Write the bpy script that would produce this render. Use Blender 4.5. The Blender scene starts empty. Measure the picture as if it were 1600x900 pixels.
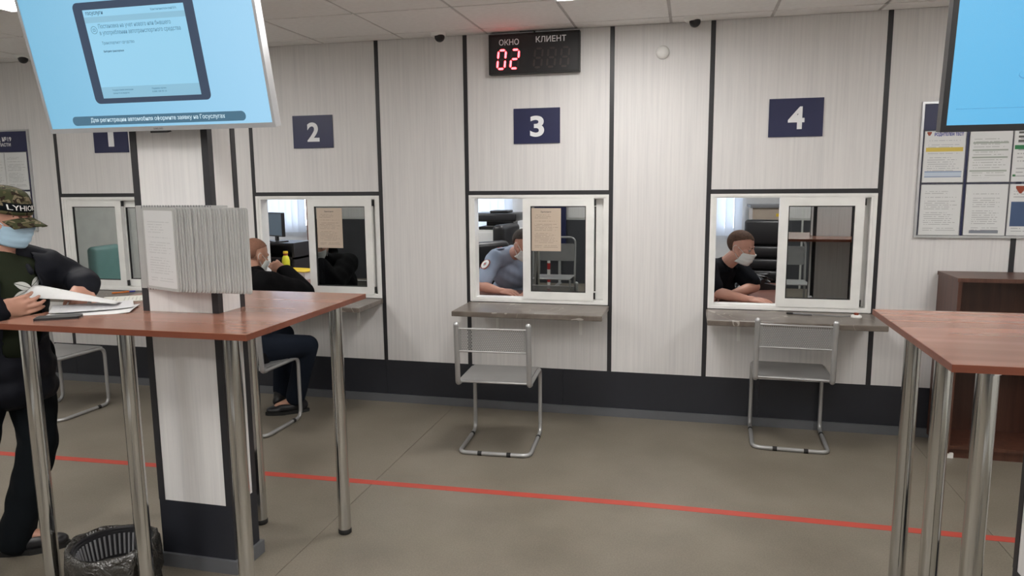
import bpy, bmesh, math, random
from mathutils import Vector, Matrix, Euler
random.seed(7)
sc = bpy.context.scene
C = sc.collection
R = math.radians

# ------------------------------------------------------------------ camera, world, exposure
YAW, PITCH, ROLL, FPX = 0.240412, 0.143228, -0.0089322, 1131.727
fw = Vector((-math.sin(YAW)*math.cos(PITCH), math.cos(YAW)*math.cos(PITCH), -math.sin(PITCH)))
rt0 = Vector((math.cos(YAW), math.sin(YAW), 0)); up0 = rt0.cross(fw)
rt = rt0*math.cos(ROLL)+up0*math.sin(ROLL); up = -rt0*math.sin(ROLL)+up0*math.cos(ROLL)
cd = bpy.data.cameras.new('camera'); cd.sensor_width = 36; cd.lens = FPX*36/1600; cd.clip_start = 0.05
cam = bpy.data.objects.new('camera', cd); C.objects.link(cam)
M = Matrix((rt, up, -fw)).transposed().to_4x4(); M.translation = Vector((0, -4.85577, 1.59726))
cam.matrix_world = M
sc.camera = cam
w = bpy.data.worlds.new('daylight'); sc.world = w; w.use_nodes = True
w.node_tree.nodes['Background'].inputs[0].default_value = (0.92, 0.96, 1.0, 1)
w.node_tree.nodes['Background'].inputs[1].default_value = 6.0
sc.view_settings.view_transform = 'Standard'; sc.view_settings.look = 'None'
sc.view_settings.gamma = 1; sc.view_settings.use_curve_mapping = False
sc.view_settings.exposure = 0.0
LED = 25.5            # luminance of the ceiling panels

# ------------------------------------------------------------------ materials
MT = {}
class NT:
    def __init__(s, name):
        s.mat = bpy.data.materials.new(name); s.mat.use_nodes = True
        s.t = s.mat.node_tree; s.n = s.t.nodes; s.bsdf = s.n['Principled BSDF']; s.out = s.n['Material Output']
        MT[name] = s.mat
    def new(s, kind, **kw):
        nd = s.n.new(kind)
        for k, v in kw.items(): setattr(nd, k, v)
        return nd
    def put(s, sock, v):
        if hasattr(v, 'is_output'): s.t.links.new(v, sock)
        else: sock.default_value = v
    def m(s, op, a, b=0.0, c=0.0):
        nd = s.new('ShaderNodeMath', operation=op)
        for i, v in enumerate((a, b, c)): s.put(nd.inputs[i], v)
        return nd.outputs[0]
    def xyz(s, kind='pos'):
        if kind == 'pos': o = s.new('ShaderNodeNewGeometry').outputs['Position']
        else: o = s.new('ShaderNodeTexCoord').outputs[kind]
        sp = s.new('ShaderNodeSeparateXYZ'); s.t.links.new(o, sp.inputs[0])
        return o, sp.outputs
    def scaled(s, vec, sx, sy, sz):
        nd = s.new('ShaderNodeMapping'); s.t.links.new(vec, nd.inputs[0]); nd.inputs['Scale'].default_value = (sx, sy, sz)
        return nd.outputs[0]
    def noise(s, vec, scale=1, detail=3, rough=0.55, dist=0):
        nd = s.new('ShaderNodeTexNoise'); s.t.links.new(vec, nd.inputs['Vector'])
        nd.inputs['Scale'].default_value = scale; nd.inputs['Detail'].default_value = detail
        nd.inputs['Roughness'].default_value = rough; nd.inputs['Distortion'].default_value = dist
        return nd.outputs['Fac']
    def ramp(s, fac, *stops, interp='LINEAR'):
        nd = s.new('ShaderNodeValToRGB'); s.t.links.new(fac, nd.inputs[0]); cr = nd.color_ramp; cr.interpolation = interp
        while len(cr.elements) < len(stops): cr.elements.new(0.5)
        for e, (p, c) in zip(cr.elements, stops): e.position = p; e.color = (*c, 1)
        return nd.outputs[0]
    def mix(s, fac, a, b):
        nd = s.new('ShaderNodeMix', data_type='RGBA'); s.put(nd.inputs[0], fac)
        for i, v in ((6, a), (7, b)): s.put(nd.inputs[i], (*v, 1) if isinstance(v, tuple) and len(v) == 3 else v)
        return nd.outputs[2]
    def set(s, color=None, rough=0.5, metal=0.0, spec=0.5, bump=None, bs=0.1, bd=0.01, emit=None, es=1.0, sub=0, sheen=0):
        b = s.bsdf
        if color is not None: s.put(b.inputs['Base Color'], (*color, 1) if isinstance(color, tuple) else color)
        s.put(b.inputs['Roughness'], rough); b.inputs['Metallic'].default_value = metal
        b.inputs['Specular IOR Level'].default_value = spec
        if sheen: b.inputs['Sheen Weight'].default_value = sheen
        if sub: b.inputs['Subsurface Weight'].default_value = sub; b.inputs['Subsurface Radius'].default_value = (0.01, 0.004, 0.002)
        if bump is not None:
            nd = s.new('ShaderNodeBump'); nd.inputs['Strength'].default_value = bs; nd.inputs['Distance'].default_value = bd
            s.t.links.new(bump, nd.inputs['Height']); s.t.links.new(nd.outputs[0], b.inputs['Normal'])
        if emit: b.inputs['Emission Color'].default_value = (*emit, 1); b.inputs['Emission Strength'].default_value = es
        return s.mat

def plain(name, color, rough=0.5, metal=0, spec=0.5, var=0.06, vs=6, **kw):
    t = NT(name); o, _ = t.xyz('Object'); f = t.noise(o, vs, 3)
    a = tuple(max(0, c*(1-var)) for c in color); b = tuple(min(1, c*(1+var)) for c in color)
    return t.set(t.ramp(f, (0.3, a), (0.7, b)), rough, metal, spec, **kw)
def glow(name, color, s):
    t = NT(name); return t.set(tuple(0.02+0*c for c in color), 0.4, emit=color, es=s)

def streaks(name, sx, sy, sz, lo, mid, hi, rough=0.5, spec=0.4, bs=0.06, det=5):
    t = NT(name); o, _ = t.xyz('pos'); v = t.scaled(o, sx, sy, sz)
    f = t.noise(v, 1, det, 0.65 if det > 2 else 0.4); g = t.noise(t.scaled(o, sx*0.12, sy*0.12, sz*0.5), 1, 2)
    h = t.m('ADD', t.m('MULTIPLY', f, 0.75), t.m('MULTIPLY', g, 0.25))
    return t.set(t.ramp(h, (0.34, lo), (0.5, mid), (0.66, hi)), rough, 0, spec, bump=f, bs=bs, bd=0.003)
streaks('white_laminate', 62, 62, 1.5, (0.655, 0.645, 0.645), (0.725, 0.71, 0.705), (0.77, 0.755, 0.745), 0.55)
streaks('table_wood', 0.9, 13, 13, (0.285, 0.128, 0.086), (0.34, 0.162, 0.112), (0.40, 0.200, 0.145), 0.20, 0.7, 0.002, 2)
streaks('dark_wood', 26, 26, 1.3, (0.06, 0.022, 0.014), (0.085, 0.033, 0.021), (0.115, 0.048, 0.03), 0.38, 0.5, 0.03)
streaks('desk_wood', 1.5, 24, 24, (0.12, 0.05, 0.038), (0.17, 0.075, 0.055), (0.22, 0.10, 0.075), 0.35, 0.5, 0.03)
plain('dark_strip', (0.022, 0.022, 0.026), 0.42); plain('kick_dark', (0.018, 0.020, 0.027), 0.45)
plain('skirting_grey', (0.115, 0.12, 0.13), 0.42); streaks('edge_wood', 0.9, 13, 13, (0.13, 0.036, 0.018), (0.165, 0.048, 0.025), (0.20, 0.062, 0.034), 0.35, 0.5, 0.006); plain('plaster', (0.74, 0.74, 0.71), 0.8)
plain('office_plaster', (0.66, 0.67, 0.68), 0.8); plain('ceiling_white', (0.86, 0.845, 0.835), 0.85, var=0.03, vs=30)
plain('grid_white', (0.55, 0.53, 0.52), 0.6); plain('pvc_white', (0.84, 0.84, 0.82), 0.32)
plain('gasket', (0.012, 0.012, 0.013), 0.6); plain('black_plastic', (0.014, 0.014, 0.016), 0.35)
plain('navy', (0.018, 0.022, 0.075), 0.4); plain('sign_white', (0.82, 0.83, 0.85), 0.5)
plain('paper_white', (0.74, 0.74, 0.74), 0.7); plain('aluminium', (0.58, 0.59, 0.60), 0.38, 0.8)
plain('silver_paint', (0.42, 0.42, 0.42), 0.36, 0.55); plain('rubber', (0.01, 0.01, 0.01), 0.7)
plain('red_tape', (0.46, 0.065, 0.045), 0.5); plain('tv_silver', (0.56, 0.57, 0.59), 0.35, 0.6)
plain('leather', (0.013, 0.012, 0.013), 0.36, bump=None); plain('tan_metal', (0.42, 0.35, 0.28), 0.5)
plain('yellow', (0.72, 0.50, 0.03), 0.45); plain('yellow_green', (0.62, 0.62, 0.03), 0.35)
plain('orange', (0.75, 0.20, 0.02), 0.4); plain('blue_ink', (0.03, 0.04, 0.30), 0.4); plain('red_brown', (0.28, 0.05, 0.02), 0.5)
plain('teal_cover', (0.24, 0.47, 0.46), 0.3, spec=0.8); plain('jeans', (0.010, 0.014, 0.023), 0.9, spec=0.12); plain('trouser_black', (0.006, 0.008, 0.010), 0.9, spec=0.12)
plain('jacket_black', (0.005, 0.005, 0.006), 0.9, spec=0.1); plain('jacket_navy', (0.008, 0.009, 0.014), 0.7, spec=0.18)
plain('shirt_green', (0.022, 0.027, 0.016), 0.95, spec=0.1); plain('uniform_blue', (0.30, 0.36, 0.47), 0.8); plain('polo_black', (0.007, 0.008, 0.011), 0.9, spec=0.12)
plain('mask_blue', (0.42, 0.60, 0.74), 0.7); plain('mask_white', (0.66, 0.68, 0.66), 0.7)
plain('hair_dark', (0.030, 0.018, 0.012), 0.7, vs=60, var=0.4); plain('hair_short', (0.085, 0.048, 0.032), 0.75, vs=80, var=0.35, spec=0.2); plain('hair_stubble', (0.25, 0.125, 0.085), 0.7, vs=90, var=0.10, spec=0.2)
plain('eye_white', (0.36, 0.33, 0.32), 0.3); plain('eye_dark', (0.02, 0.015, 0.01), 0.3); plain('grille', (0.20, 0.20, 0.21), 0.5)
plain('rack_grey', (0.40, 0.40, 0.39), 0.45); plain('green_print', (0.03, 0.20, 0.08), 0.6); plain('blind_cloth', (0.80, 0.83, 0.88), 0.8)
plain('ink', (0.06, 0.06, 0.07), 0.7); plain('card_white', (0.8, 0.8, 0.78), 0.6); plain('red', (0.5, 0.03, 0.03), 0.6); plain('wall_dark', (0.05, 0.052, 0.06), 0.5)
def skin(name, c):
    t = NT(name); o, _ = t.xyz('Object'); f = t.noise(o, 14, 4)
    return t.set(t.ramp(f, (0.3, tuple(x*0.90 for x in c)), (0.7, c)), 0.5, 0, 0.4, sub=0.08)
skin('skin_a', (0.56, 0.30, 0.22)); skin('skin_b', (0.50, 0.27, 0.19)); skin('skin_c', (0.60, 0.32, 0.24))
def chrome():
    t = NT('chrome'); o, _ = t.xyz('pos'); f = t.noise(t.scaled(o, 30, 30, 1.5), 1, 3)
    t.set(t.ramp(f, (0.3, (0.50, 0.50, 0.49)), (0.7, (0.68, 0.68, 0.66))), 0.13, 1.0)
chrome()
def floor_mat():
    t = NT('vinyl'); o, _ = t.xyz('pos'); f = t.noise(o, 2.2, 5); g = t.noise(o, 130, 2, 0.7)
    h = t.m('ADD', t.m('MULTIPLY', f, 0.55), t.m('MULTIPLY', g, 0.45))
    c = t.ramp(h, (0.36, (0.150, 0.130, 0.102)), (0.5, (0.190, 0.166, 0.132)), (0.64, (0.230, 0.203, 0.164)))
    t.set(c, t.m('MULTIPLY_ADD', f, 0.16, 0.30), 0, 0.45, bump=g, bs=0.03, bd=0.002)
floor_mat()
def marble():
    t = NT('marble'); o, _ = t.xyz('pos'); f = t.noise(o, 5, 5, 0.6, 1.2); g = t.noise(o, 2.1, 2, 0.5, 1.0)
    vein = t.m('LESS_THAN', t.m('ABSOLUTE', t.m('SUBTRACT', g, 0.5)), 0.0028)
    base = t.ramp(f, (0.3, (0.105, 0.085, 0.07)), (0.7, (0.19, 0.162, 0.138)))
    t.set(t.mix(vein, base, (0.33, 0.30, 0.27)), 0.34, 0, 0.5)
marble()
def camo():
    t = NT('camouflage'); o, _ = t.xyz('Object'); f = t.noise(o, 17, 2, 0.5, 0.6); g = t.noise(t.scaled(o, 1, 1.6, 1), 26, 2, 0.5, 0.4)
    base = t.ramp(f, (0, (0.10, 0.088, 0.045)), (0.42, (0.055, 0.060, 0.028)), (0.52, (0.20, 0.165, 0.105)), (0.6, (0.085, 0.075, 0.040)), interp='CONSTANT')
    t.set(t.mix(t.m('GREATER_THAN', g, 0.58), base, (0.030, 0.020, 0.014)), 0.9, 0, 0.2)
camo()
def doc(name, paper, ink, rows, ax=('X', 'Z'), bands=(), margin=0.1, soft=0.5):
    """printed sheet: rows of broken lines across the sheet, plus solid coloured bands (z0,z1,x0,x1,colour)"""
    t = NT(name); _, s = t.xyz('Generated'); x, z = s['XYZ'.index(ax[0])], s['XYZ'.index(ax[1])]
    v = t.m('MULTIPLY', z, rows); fr = t.m('FRACT', v); row = t.m('FLOOR', v)
    wn = t.new('ShaderNodeTexWhiteNoise', noise_dimensions='1D'); t.t.links.new(row, wn.inputs['W'])
    length = t.m('MULTIPLY_ADD', wn.outputs[0], 0.45, 0.50)
    cx = t.m('FLOOR', t.m('MULTIPLY', x, 34)); wn2 = t.new('ShaderNodeTexWhiteNoise', noise_dimensions='2D')
    cb = t.new('ShaderNodeCombineXYZ'); t.t.links.new(cx, cb.inputs[0]); t.t.links.new(row, cb.inputs[1]); t.t.links.new(cb.outputs[0], wn2.inputs['Vector'])
    k = t.m('MULTIPLY', t.m('GREATER_THAN', fr, 0.40), t.m('LESS_THAN', fr, 0.68))
    k = t.m('MULTIPLY', k, t.m('MULTIPLY', t.m('GREATER_THAN', x, margin), t.m('LESS_THAN', x, t.m('MINIMUM', length, 1-margin))))
    k = t.m('MULTIPLY', k, t.m('MULTIPLY', t.m('GREATER_THAN', z, 0.08), t.m('LESS_THAN', z, 0.87)))
    k = t.m('MULTIPLY', k, t.m('GREATER_THAN', wn2.outputs[0], 0.2)); k = t.m('MULTIPLY', k, t.m('GREATER_THAN', wn.outputs[0], 0.14))
    c = t.mix(t.m('MULTIPLY', k, soft), paper, ink)
    for z0, z1, x0, x1, col in bands:
        b = t.m('MULTIPLY', t.m('MULTIPLY', t.m('GREATER_THAN', z, z0), t.m('LESS_THAN', z, z1)), t.m('MULTIPLY', t.m('GREATER_THAN', x, x0), t.m('LESS_THAN', x, x1)))
        c = t.mix(b, c, col)
    return t.set(c, 0.55, 0, 0.4)
W_ = (0.70, 0.71, 0.71); I_ = (0.10, 0.10, 0.12)
doc('doc_plain', W_, I_, 26); doc('doc_rack', (0.62, 0.62, 0.62), I_, 30, soft=0.25, margin=0.12); doc('doc_beige', (0.56, 0.46, 0.37), (0.10, 0.08, 0.07), 28)
doc('doc_table', W_, (0.2, 0.22, 0.2), 20, bands=((0.74, 0.77, 0.08, 0.92, (0.36, 0.40, 0.36)), (0.60, 0.63, 0.08, 0.92, (0.36, 0.40, 0.36)), (0.46, 0.49, 0.08, 0.92, (0.36, 0.40, 0.36)), (0.2, 0.23, 0.04, 0.92, (0.36, 0.40, 0.36))))
doc('doc_yellow', W_, (0.16, 0.18, 0.22), 24, bands=((0.60, 0.68, 0.05, 0.95, (0.66, 0.50, 0.10)), (0.20, 0.215, 0.05, 0.95, (0.12, 0.2, 0.4)), (0.10, 0.115, 0.05, 0.95, (0.12, 0.2, 0.4)), (0.12, 0.2, 0.05, 0.95, (0.52, 0.60, 0.70))))
doc('doc_bar', W_, I_, 24, bands=((0.04, 0.10, 0.14, 0.84, (0.22, 0.24, 0.28)),), margin=0.18)
doc('doc_green', W_, I_, 14, bands=((0.62, 0.70, 0.03, 1, (0.03, 0.20, 0.08)), (0.76, 0.8, 0.1, 0.25, (0.1, 0.1, 0.1)), (0.84, 0.88, 0.1, 0.25, (0.1, 0.1, 0.1)), (0.92, 0.96, 0.1, 0.25, (0.1, 0.1, 0.1)), (0.1, 0.14, 0.03, 0.1, (0.05, 0.2, 0.08))))
doc('doc_blue', W_, I_, 18, bands=((0.18, 0.66, 0.06, 0.94, (0.06, 0.10, 0.20)),))
doc('doc_flat', (0.68, 0.68, 0.70), I_, 24, ('X', 'Y')); doc('doc_map', (0.66, 0.66, 0.60), (0.2, 0.22, 0.2), 16, ('Y', 'X'))
def glass():
    t = NT('pane_glass'); tr = t.new('ShaderNodeBsdfTransparent'); tr.inputs[0].default_value = (0.20, 0.215, 0.22, 1)
    gl = t.new('ShaderNodeBsdfGlossy'); gl.inputs[0].default_value = (0.86, 0.90, 0.90, 1); gl.inputs['Roughness'].default_value = 0.012
    mx = t.new('ShaderNodeMixShader'); mx.inputs[0].default_value = 0.50
    t.t.links.new(tr.outputs[0], mx.inputs[1]); t.t.links.new(gl.outputs[0], mx.inputs[2]); t.t.links.new(mx.outputs[0], t.out.inputs[0])
    t = NT('clear_glass'); tr = t.new('ShaderNodeBsdfTransparent'); gl = t.new('ShaderNodeBsdfGlossy'); gl.inputs['Roughness'].default_value = 0.02
    mx = t.new('ShaderNodeMixShader'); mx.inputs[0].default_value = 0.08
    t.t.links.new(tr.outputs[0], mx.inputs[1]); t.t.links.new(gl.outputs[0], mx.inputs[2]); t.t.links.new(mx.outputs[0], t.out.inputs[0])
    t = NT('blind_cloth_lit'); d = t.new('ShaderNodeBsdfDiffuse'); d.inputs[0].default_value = (0.82, 0.85, 0.90, 1)
    tl = t.new('ShaderNodeBsdfTranslucent'); tl.inputs[0].default_value = (0.80, 0.86, 0.94, 1)
    mx = t.new('ShaderNodeMixShader'); mx.inputs[0].default_value = 0.45
    t.t.links.new(d.outputs[0], mx.inputs[1]); t.t.links.new(tl.outputs[0], mx.inputs[2]); t.t.links.new(mx.outputs[0], t.out.inputs[0])
    t = NT('bin_film'); o, _ = t.xyz('Object'); f = t.noise(o, 14, 3, 0.5, 2.0)
    t.set((0.030, 0.028, 0.025), 0.22, 0, 0.9, bump=f, bs=0.7, bd=0.03)
glass()
def perforated():
    t = NT('perforated_steel'); _, s = t.xyz('Object')
    u = t.m('MULTIPLY', s['X'], 84); row = t.m('FLOOR', t.m('MULTIPLY', s['Z'], 97))
    fx = t.m('SUBTRACT', t.m('FRACT', t.m('ADD', u, t.m('MULTIPLY', row, 0.5))), 0.5); fz = t.m('SUBTRACT', t.m('FRACT', t.m('MULTIPLY', s['Z'], 97)), 0.5)
    d = t.m('SQRT', t.m('ADD', t.m('MULTIPLY', fx, fx), t.m('MULTIPLY', fz, fz)))
    hole = t.m('MULTIPLY', t.m('LESS_THAN', d, 0.34), t.m('LESS_THAN', t.m('ABSOLUTE', s['X']), 0.185))
    t.set((0.40, 0.40, 0.40), 0.38, 0.55); tr = t.new('ShaderNodeBsdfTransparent'); mx = t.new('ShaderNodeMixShader')
    t.t.links.new(hole, mx.inputs[0]); t.t.links.new(t.bsdf.outputs[0], mx.inputs[1]); t.t.links.new(tr.outputs[0], mx.inputs[2]); t.t.links.new(mx.outputs[0], t.out.inputs[0])
perforated()
glow('led_white', (1.0, 0.975, 0.94), LED); glow('office_led', (1.0, 0.99, 0.97), 22.0)
glow('digit_red', (1.0, 0.05, 0.06), 12.0); plain('digit_off', (0.05, 0.035, 0.035), 0.5)
def screen(name, a, b):
    t = NT(name); _, s = t.xyz('Generated'); c = t.mix(s['X'], a, b); t.set((0.01, 0.01, 0.01), 0.25)
    t.t.links.new(c, t.bsdf.inputs['Emission Color']); t.bsdf.inputs['Emission Strength'].default_value = 1.0
screen('screen_blue', (0.21, 0.50, 0.71), (0.36, 0.66, 0.90)); screen('screen_azure', (0.13, 0.49, 0.80), (0.08, 0.40, 0.74))
glow('screen_navy', (0.028, 0.052, 0.10), 1); glow('screen_pale', (0.30, 0.62, 0.83), 1); glow('screen_band', (0.25, 0.50, 0.66), 1)
glow('screen_ink', (0.035, 0.10, 0.17), 1); glow('screen_ink_soft', (0.11, 0.27, 0.40), 1); glow('screen_pill', (0.055, 0.15, 0.23), 1); glow('screen_text', (0.62, 0.80, 0.90), 1)
glow('screen_line', (0.07, 0.32, 0.60), 1); glow('monitor_dim', (0.05, 0.075, 0.10), 1)

# ------------------------------------------------------------------ mesh helpers
def box(bm, x0, x1, y0, y1, z0, z1, bev=0, seg=2):
    m = Matrix.Translation(((x0+x1)/2, (y0+y1)/2, (z0+z1)/2)) @ Matrix.Diagonal((x1-x0, y1-y0, z1-z0, 1))
    g = bmesh.ops.create_cube(bm, size=1, matrix=m)
    if bev:
        es = {e for v in g['verts'] for e in v.link_edges}
        bmesh.ops.bevel(bm, geom=list(es), offset=bev, segments=seg, affect='EDGES', profile=0.5, clamp_overlap=True)
    return bm
def B(*a, **k):
    bm = bmesh.new(); 
    return box(bm, *a, **k)
def link(name, me, m=None, parent=None):
    o = bpy.data.objects.new(name, me); C.objects.link(o)
    if m and not me.materials: me.materials.append(MT[m])
    if parent: o.parent = parent
    return o
def obj(name, bm, m, parent=None, smooth=False, off=None, angle=None):
    me = bpy.data.meshes.new(name)
    if off is not None: bmesh.ops.translate(bm, verts=bm.verts, vec=-Vector(off))
    bmesh.ops.recalc_face_normals(bm, faces=bm.faces)
    if smooth:
        for f in bm.faces: f.smooth = True
        for e in bm.edges:
            if len(e.link_faces) == 2 and e.calc_face_angle(0) > (angle or 0.7): e.smooth = False
    bm.to_mesh(me); bm.free()
    return link(name, me, m, parent)
def empty(name, loc=(0, 0, 0), rot=(0, 0, 0)):
    o = bpy.data.objects.new(name, None); C.objects.link(o); o.location = loc; o.rotation_euler = rot; o.empty_display_size = 0.1
    return o
def tag(o, label, cat, group=None):
    o['label'] = label; o['category'] = cat
    if group: o['group'] = group
    return o
def struct(o): o['kind'] = 'structure'; return o
def copy_tree(o, parent=None):
    c = o.copy(); C.objects.link(c); c.parent = parent
    for ch in list(o.children): copy_tree(ch, c)
    return c
def frame_of(d, hint=Vector((0, 0, 1))):
    d = d.normalized(); a = hint if abs(d.dot(hint)) < 0.95 else Vector((1, 0, 0))
    x = a.cross(d).normalized(); return x, d.cross(x), d
def fillet(pts, r, n=5):
    pts = [Vector(p) for p in pts]; out = [pts[0]]
    for i in range(1, len(pts)-1):
        p, a, b = pts[i], pts[i-1]-pts[i], pts[i+1]-pts[i]
        q = min(r, a.length*0.49, b.length*0.49); s, e = p+a.normalized()*q, p+b.normalized()*q
        for k in range(n+1):
            t = k/n; out.append(s*(1-t)**2+p*2*t*(1-t)+e*t*t)
    return out+[pts[-1]]
def tube(bm, pts, r, seg=12, r2=None):
    pts = [Vector(p) for p in pts]; rings = []; n = len(pts); x = None
    for i, p in enumerate(pts):
        d = (pts[min(i+1, n-1)]-pts[max(i-1, 0)]).normalized()
        if x is None: x, y, _ = frame_of(d)
        else: x = (x-d*x.dot(d)).normalized(); y = d.cross(x)
        rr = r if r2 is None else r+(r2-r)*i/(n-1)
        rings.append([bm.verts.new(p+x*rr*math.cos(2*math.pi*k/seg)+y*rr*math.sin(2*math.pi*k/seg)) for k in range(seg)])
    for a, b in zip(rings, rings[1:]):
        for k in range(seg): bm.faces.new((a[k], a[(k+1) % seg], b[(k+1) % seg], b[k]))
    bm.faces.new(rings[0][::-1]); bm.faces.new(rings[-1])
    return bm
def T(pts, r, seg=12, r2=None): return tube(bmesh.new(), pts, r, seg, r2)
def lathe(bm, prof, c=(0, 0, 0), seg=24):
    c = Vector(c); rings = []
    for r, z in prof: rings.append([bm.verts.new(c+Vector((r*math.cos(2*math.pi*k/seg), r*math.sin(2*math.pi*k/seg), z))) for k in range(seg)])
    for a, b in zip(rings, rings[1:]):
        for k in range(seg): bm.faces.new((a[k], a[(k+1) % seg], b[(k+1) % seg], b[k]))
    if prof[0][0] > 0: bm.faces.new(rings[0][::-1])
    if prof[-1][0] > 0: bm.faces.new(rings[-1])
    bmesh.ops.remove_doubles(bm, verts=bm.verts, dist=1e-5)
    return bm
def L(prof, c=(0, 0, 0), seg=24): return lathe(bmesh.new(), prof, c, seg)
def poly(pts, y0, y1):
    """outline in XZ extruded along Y"""
    bm = bmesh.new(); a = [bm.verts.new((x, y0, z)) for x, z in pts]; b = [bm.verts.new((x, y1, z)) for x, z in pts]; n = len(pts)
    bm.faces.new(a); bm.faces.new(b[::-1])
    for i in range(n): bm.faces.new((a[i], b[i], b[(i+1) % n], a[(i+1) % n]))
    return bm
def rrect(x0, x1, z0, z1, r, n=5):
    out = []
    for cx, cz, a0 in ((x1-r, z1-r, 0), (x0+r, z1-r, 90), (x0+r, z0+r, 180), (x1-r, z0+r, 270)):
        for k in range(n+1):
            a = R(a0+90*k/n); out.append((cx+r*math.cos(a), cz+r*math.sin(a)))
    return out
def ring(outer, inner, y0, y1):
    """frame between two outlines with the same number of points, in XZ"""
    bm = bmesh.new(); n = len(outer); v = [[bm.verts.new((x, y, z)) for x, z in o] for o in (outer, inner) for y in (y0, y1)]
    for i in range(n):
        j = (i+1) % n
        for a, b in ((0, 2), (2, 3), (3, 1), (1, 0)): bm.faces.new((v[a][i], v[a][j], v[b][j], v[b][i]))
    return bm
def rect(x0, x1, z0, z1): return [(x0, z0), (x1, z0), (x1, z1), (x0, z1)]
def text(name, body, size, m, parent, x, y, z, align='LEFT', ext=0.0006, bold=0.0, width=None, res=3):
    """lettering in the XZ plane facing -Y"""
    cu = bpy.data.curves.new(name, 'FONT'); cu.body = body; cu.size = size; cu.align_x = align; cu.extrude = ext; cu.offset = bold; cu.resolution_u = res
    o = bpy.data.objects.new(name, cu); C.objects.link(o)
    me = bpy.data.meshes.new_from_object(o.evaluated_get(bpy.context.evaluated_depsgraph_get()))
    bpy.data.objects.remove(o); bpy.data.curves.remove(cu)
    xs = [v.co.x for v in me.vertices]; k = 1 if not width else width/(max(xs)-min(xs))
    me.transform(Matrix.Translation((x, y, z)) @ Matrix.Rotation(R(90), 4, 'X') @ Matrix.Diagonal((k, 1, 1, 1)))
    me.materials.clear(); me.name = name
    return link(name, me, m, parent)

# ------------------------------------------------------------------ the room
X0, X1, YB, ZC = -6.6, 3.1, -6.6, 2.589     # waiting hall: left, right, back, ceiling
YO = 3.2                                     # far wall of the office
fl = struct(obj('floor', B(X0-0.1, X1+0.1, YB-0.1, YO+0.1, -0.12, -0.004), 'kick_dark'))
xs = [X0, -4.628, -1.628, 1.372, X1]
for a, b in zip(xs, xs[1:]): obj('vinyl_sheet', B(a+0.0012, b-0.0012, YB, YO, -0.004, 0), 'vinyl', fl)
tape = bmesh.new(); rows = [[tape.verts.new((x, y+d, z)) for d, z in ((-0.026, 0), (0.026, 0), (0.026, 0.001), (-0.026, 0.001))] for x, y in ((-5.9, -1.56), (-3.65, -1.484), (-2.27, -1.425), (-0.2, -1.366), (1.45, -1.372), (2.9, -1.378))]
for a, b in zip(rows, rows[1:]):
    for k in range(4): tape.faces.new((a[k], a[(k+1) % 4], b[(k+1) % 4], b[k]))
tape.faces.new(rows[0]); tape.faces.new(rows[-1][::-1])
tag(obj('floor_tape', tape, 'red_tape'), 'straight red tape line stuck across the floor in front of the windows', 'tape')

ce = struct(obj('ceiling', B(X0-0.1, X1+0.1, YB-0.1, YO+0.1, ZC+0.012, ZC+0.12), 'plaster'))
JX = [-2.5435+0.6*k for k in range(-6, 9)]; JY = [-0.175-0.6*k for k in range(0, 11)]
XE = [X0]+[x for x in JX if X0+0.05 < x < X1-0.05]+[X1]; YE = [0.0]+[y for y in JY if y > YB+0.05]+[YB]
LIGHTS = {(-0.7435, -0.775), (-3.7435, -1.375), (-5.5435, -2.575), (1.6565, -1.375), (-0.7435, -3.175), (-2.5435, -3.775), (1.0565, -3.775), (-4.9435, -4.975), (-0.7435, -5.575), (1.6565, -5.575), (-2.5435, -5.575)}
tiles = {}
for a, b in zip(XE, XE[1:]):
    for c, d in zip(YE, YE[1:]):
        if any(abs(a-lx) < 0.01 and abs(c-ly) < 0.01 for lx, ly in LIGHTS):
            t = tag(empty('ceiling_light', ((a+b)/2, (c+d)/2, ZC)), '', 'light', 'ceiling light panels')
            t['label'] = 'square white light panel set in the tiled ceiling'
            obj('frame', ring(rect(-0.297, 0.297, -0.297, 0.297), rect(-0.283, 0.283, -0.283, 0.283), -0.004, 0.012), 'pvc_white', t).rotation_euler = (R(-90), 0, 0)
            obj('diffuser', B(-0.283, 0.283, -0.283, 0.283, 0.0, 0.01), 'led_white', t)
            continue
        key = (round(b-a, 3), round(c-d, 3))
        if key not in tiles:
            bm = B(-key[0]/2+0.009, key[0]/2-0.009, -key[1]/2+0.009, key[1]/2-0.009, 0, 0.012, bev=0.002, seg=1); me = bpy.data.meshes.new('ceiling_tile'); bm.to_mesh(me); bm.free(); tiles[key] = me
        o = link('ceiling_tile', tiles[key], 'ceiling_white', ce); o.location = ((a+b)/2, (c+d)/2, ZC-0.001)
for x in XE[1:-1]: obj('grid_bar', B(x-0.011, x+0.011, YB, 0, ZC+0.003, ZC+0.0118), 'grid_white', ce)
for y in YE[1:-1]: obj('grid_bar', B(X0, X1, y-0.011, y+0.011, ZC+0.003, ZC+0.0117), 'grid_white', ce)
obj('office_ceiling_sheet', B(X0, X1, 0.11, YO, ZC, ZC+0.0115), 'ceiling_white', ce)

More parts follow.
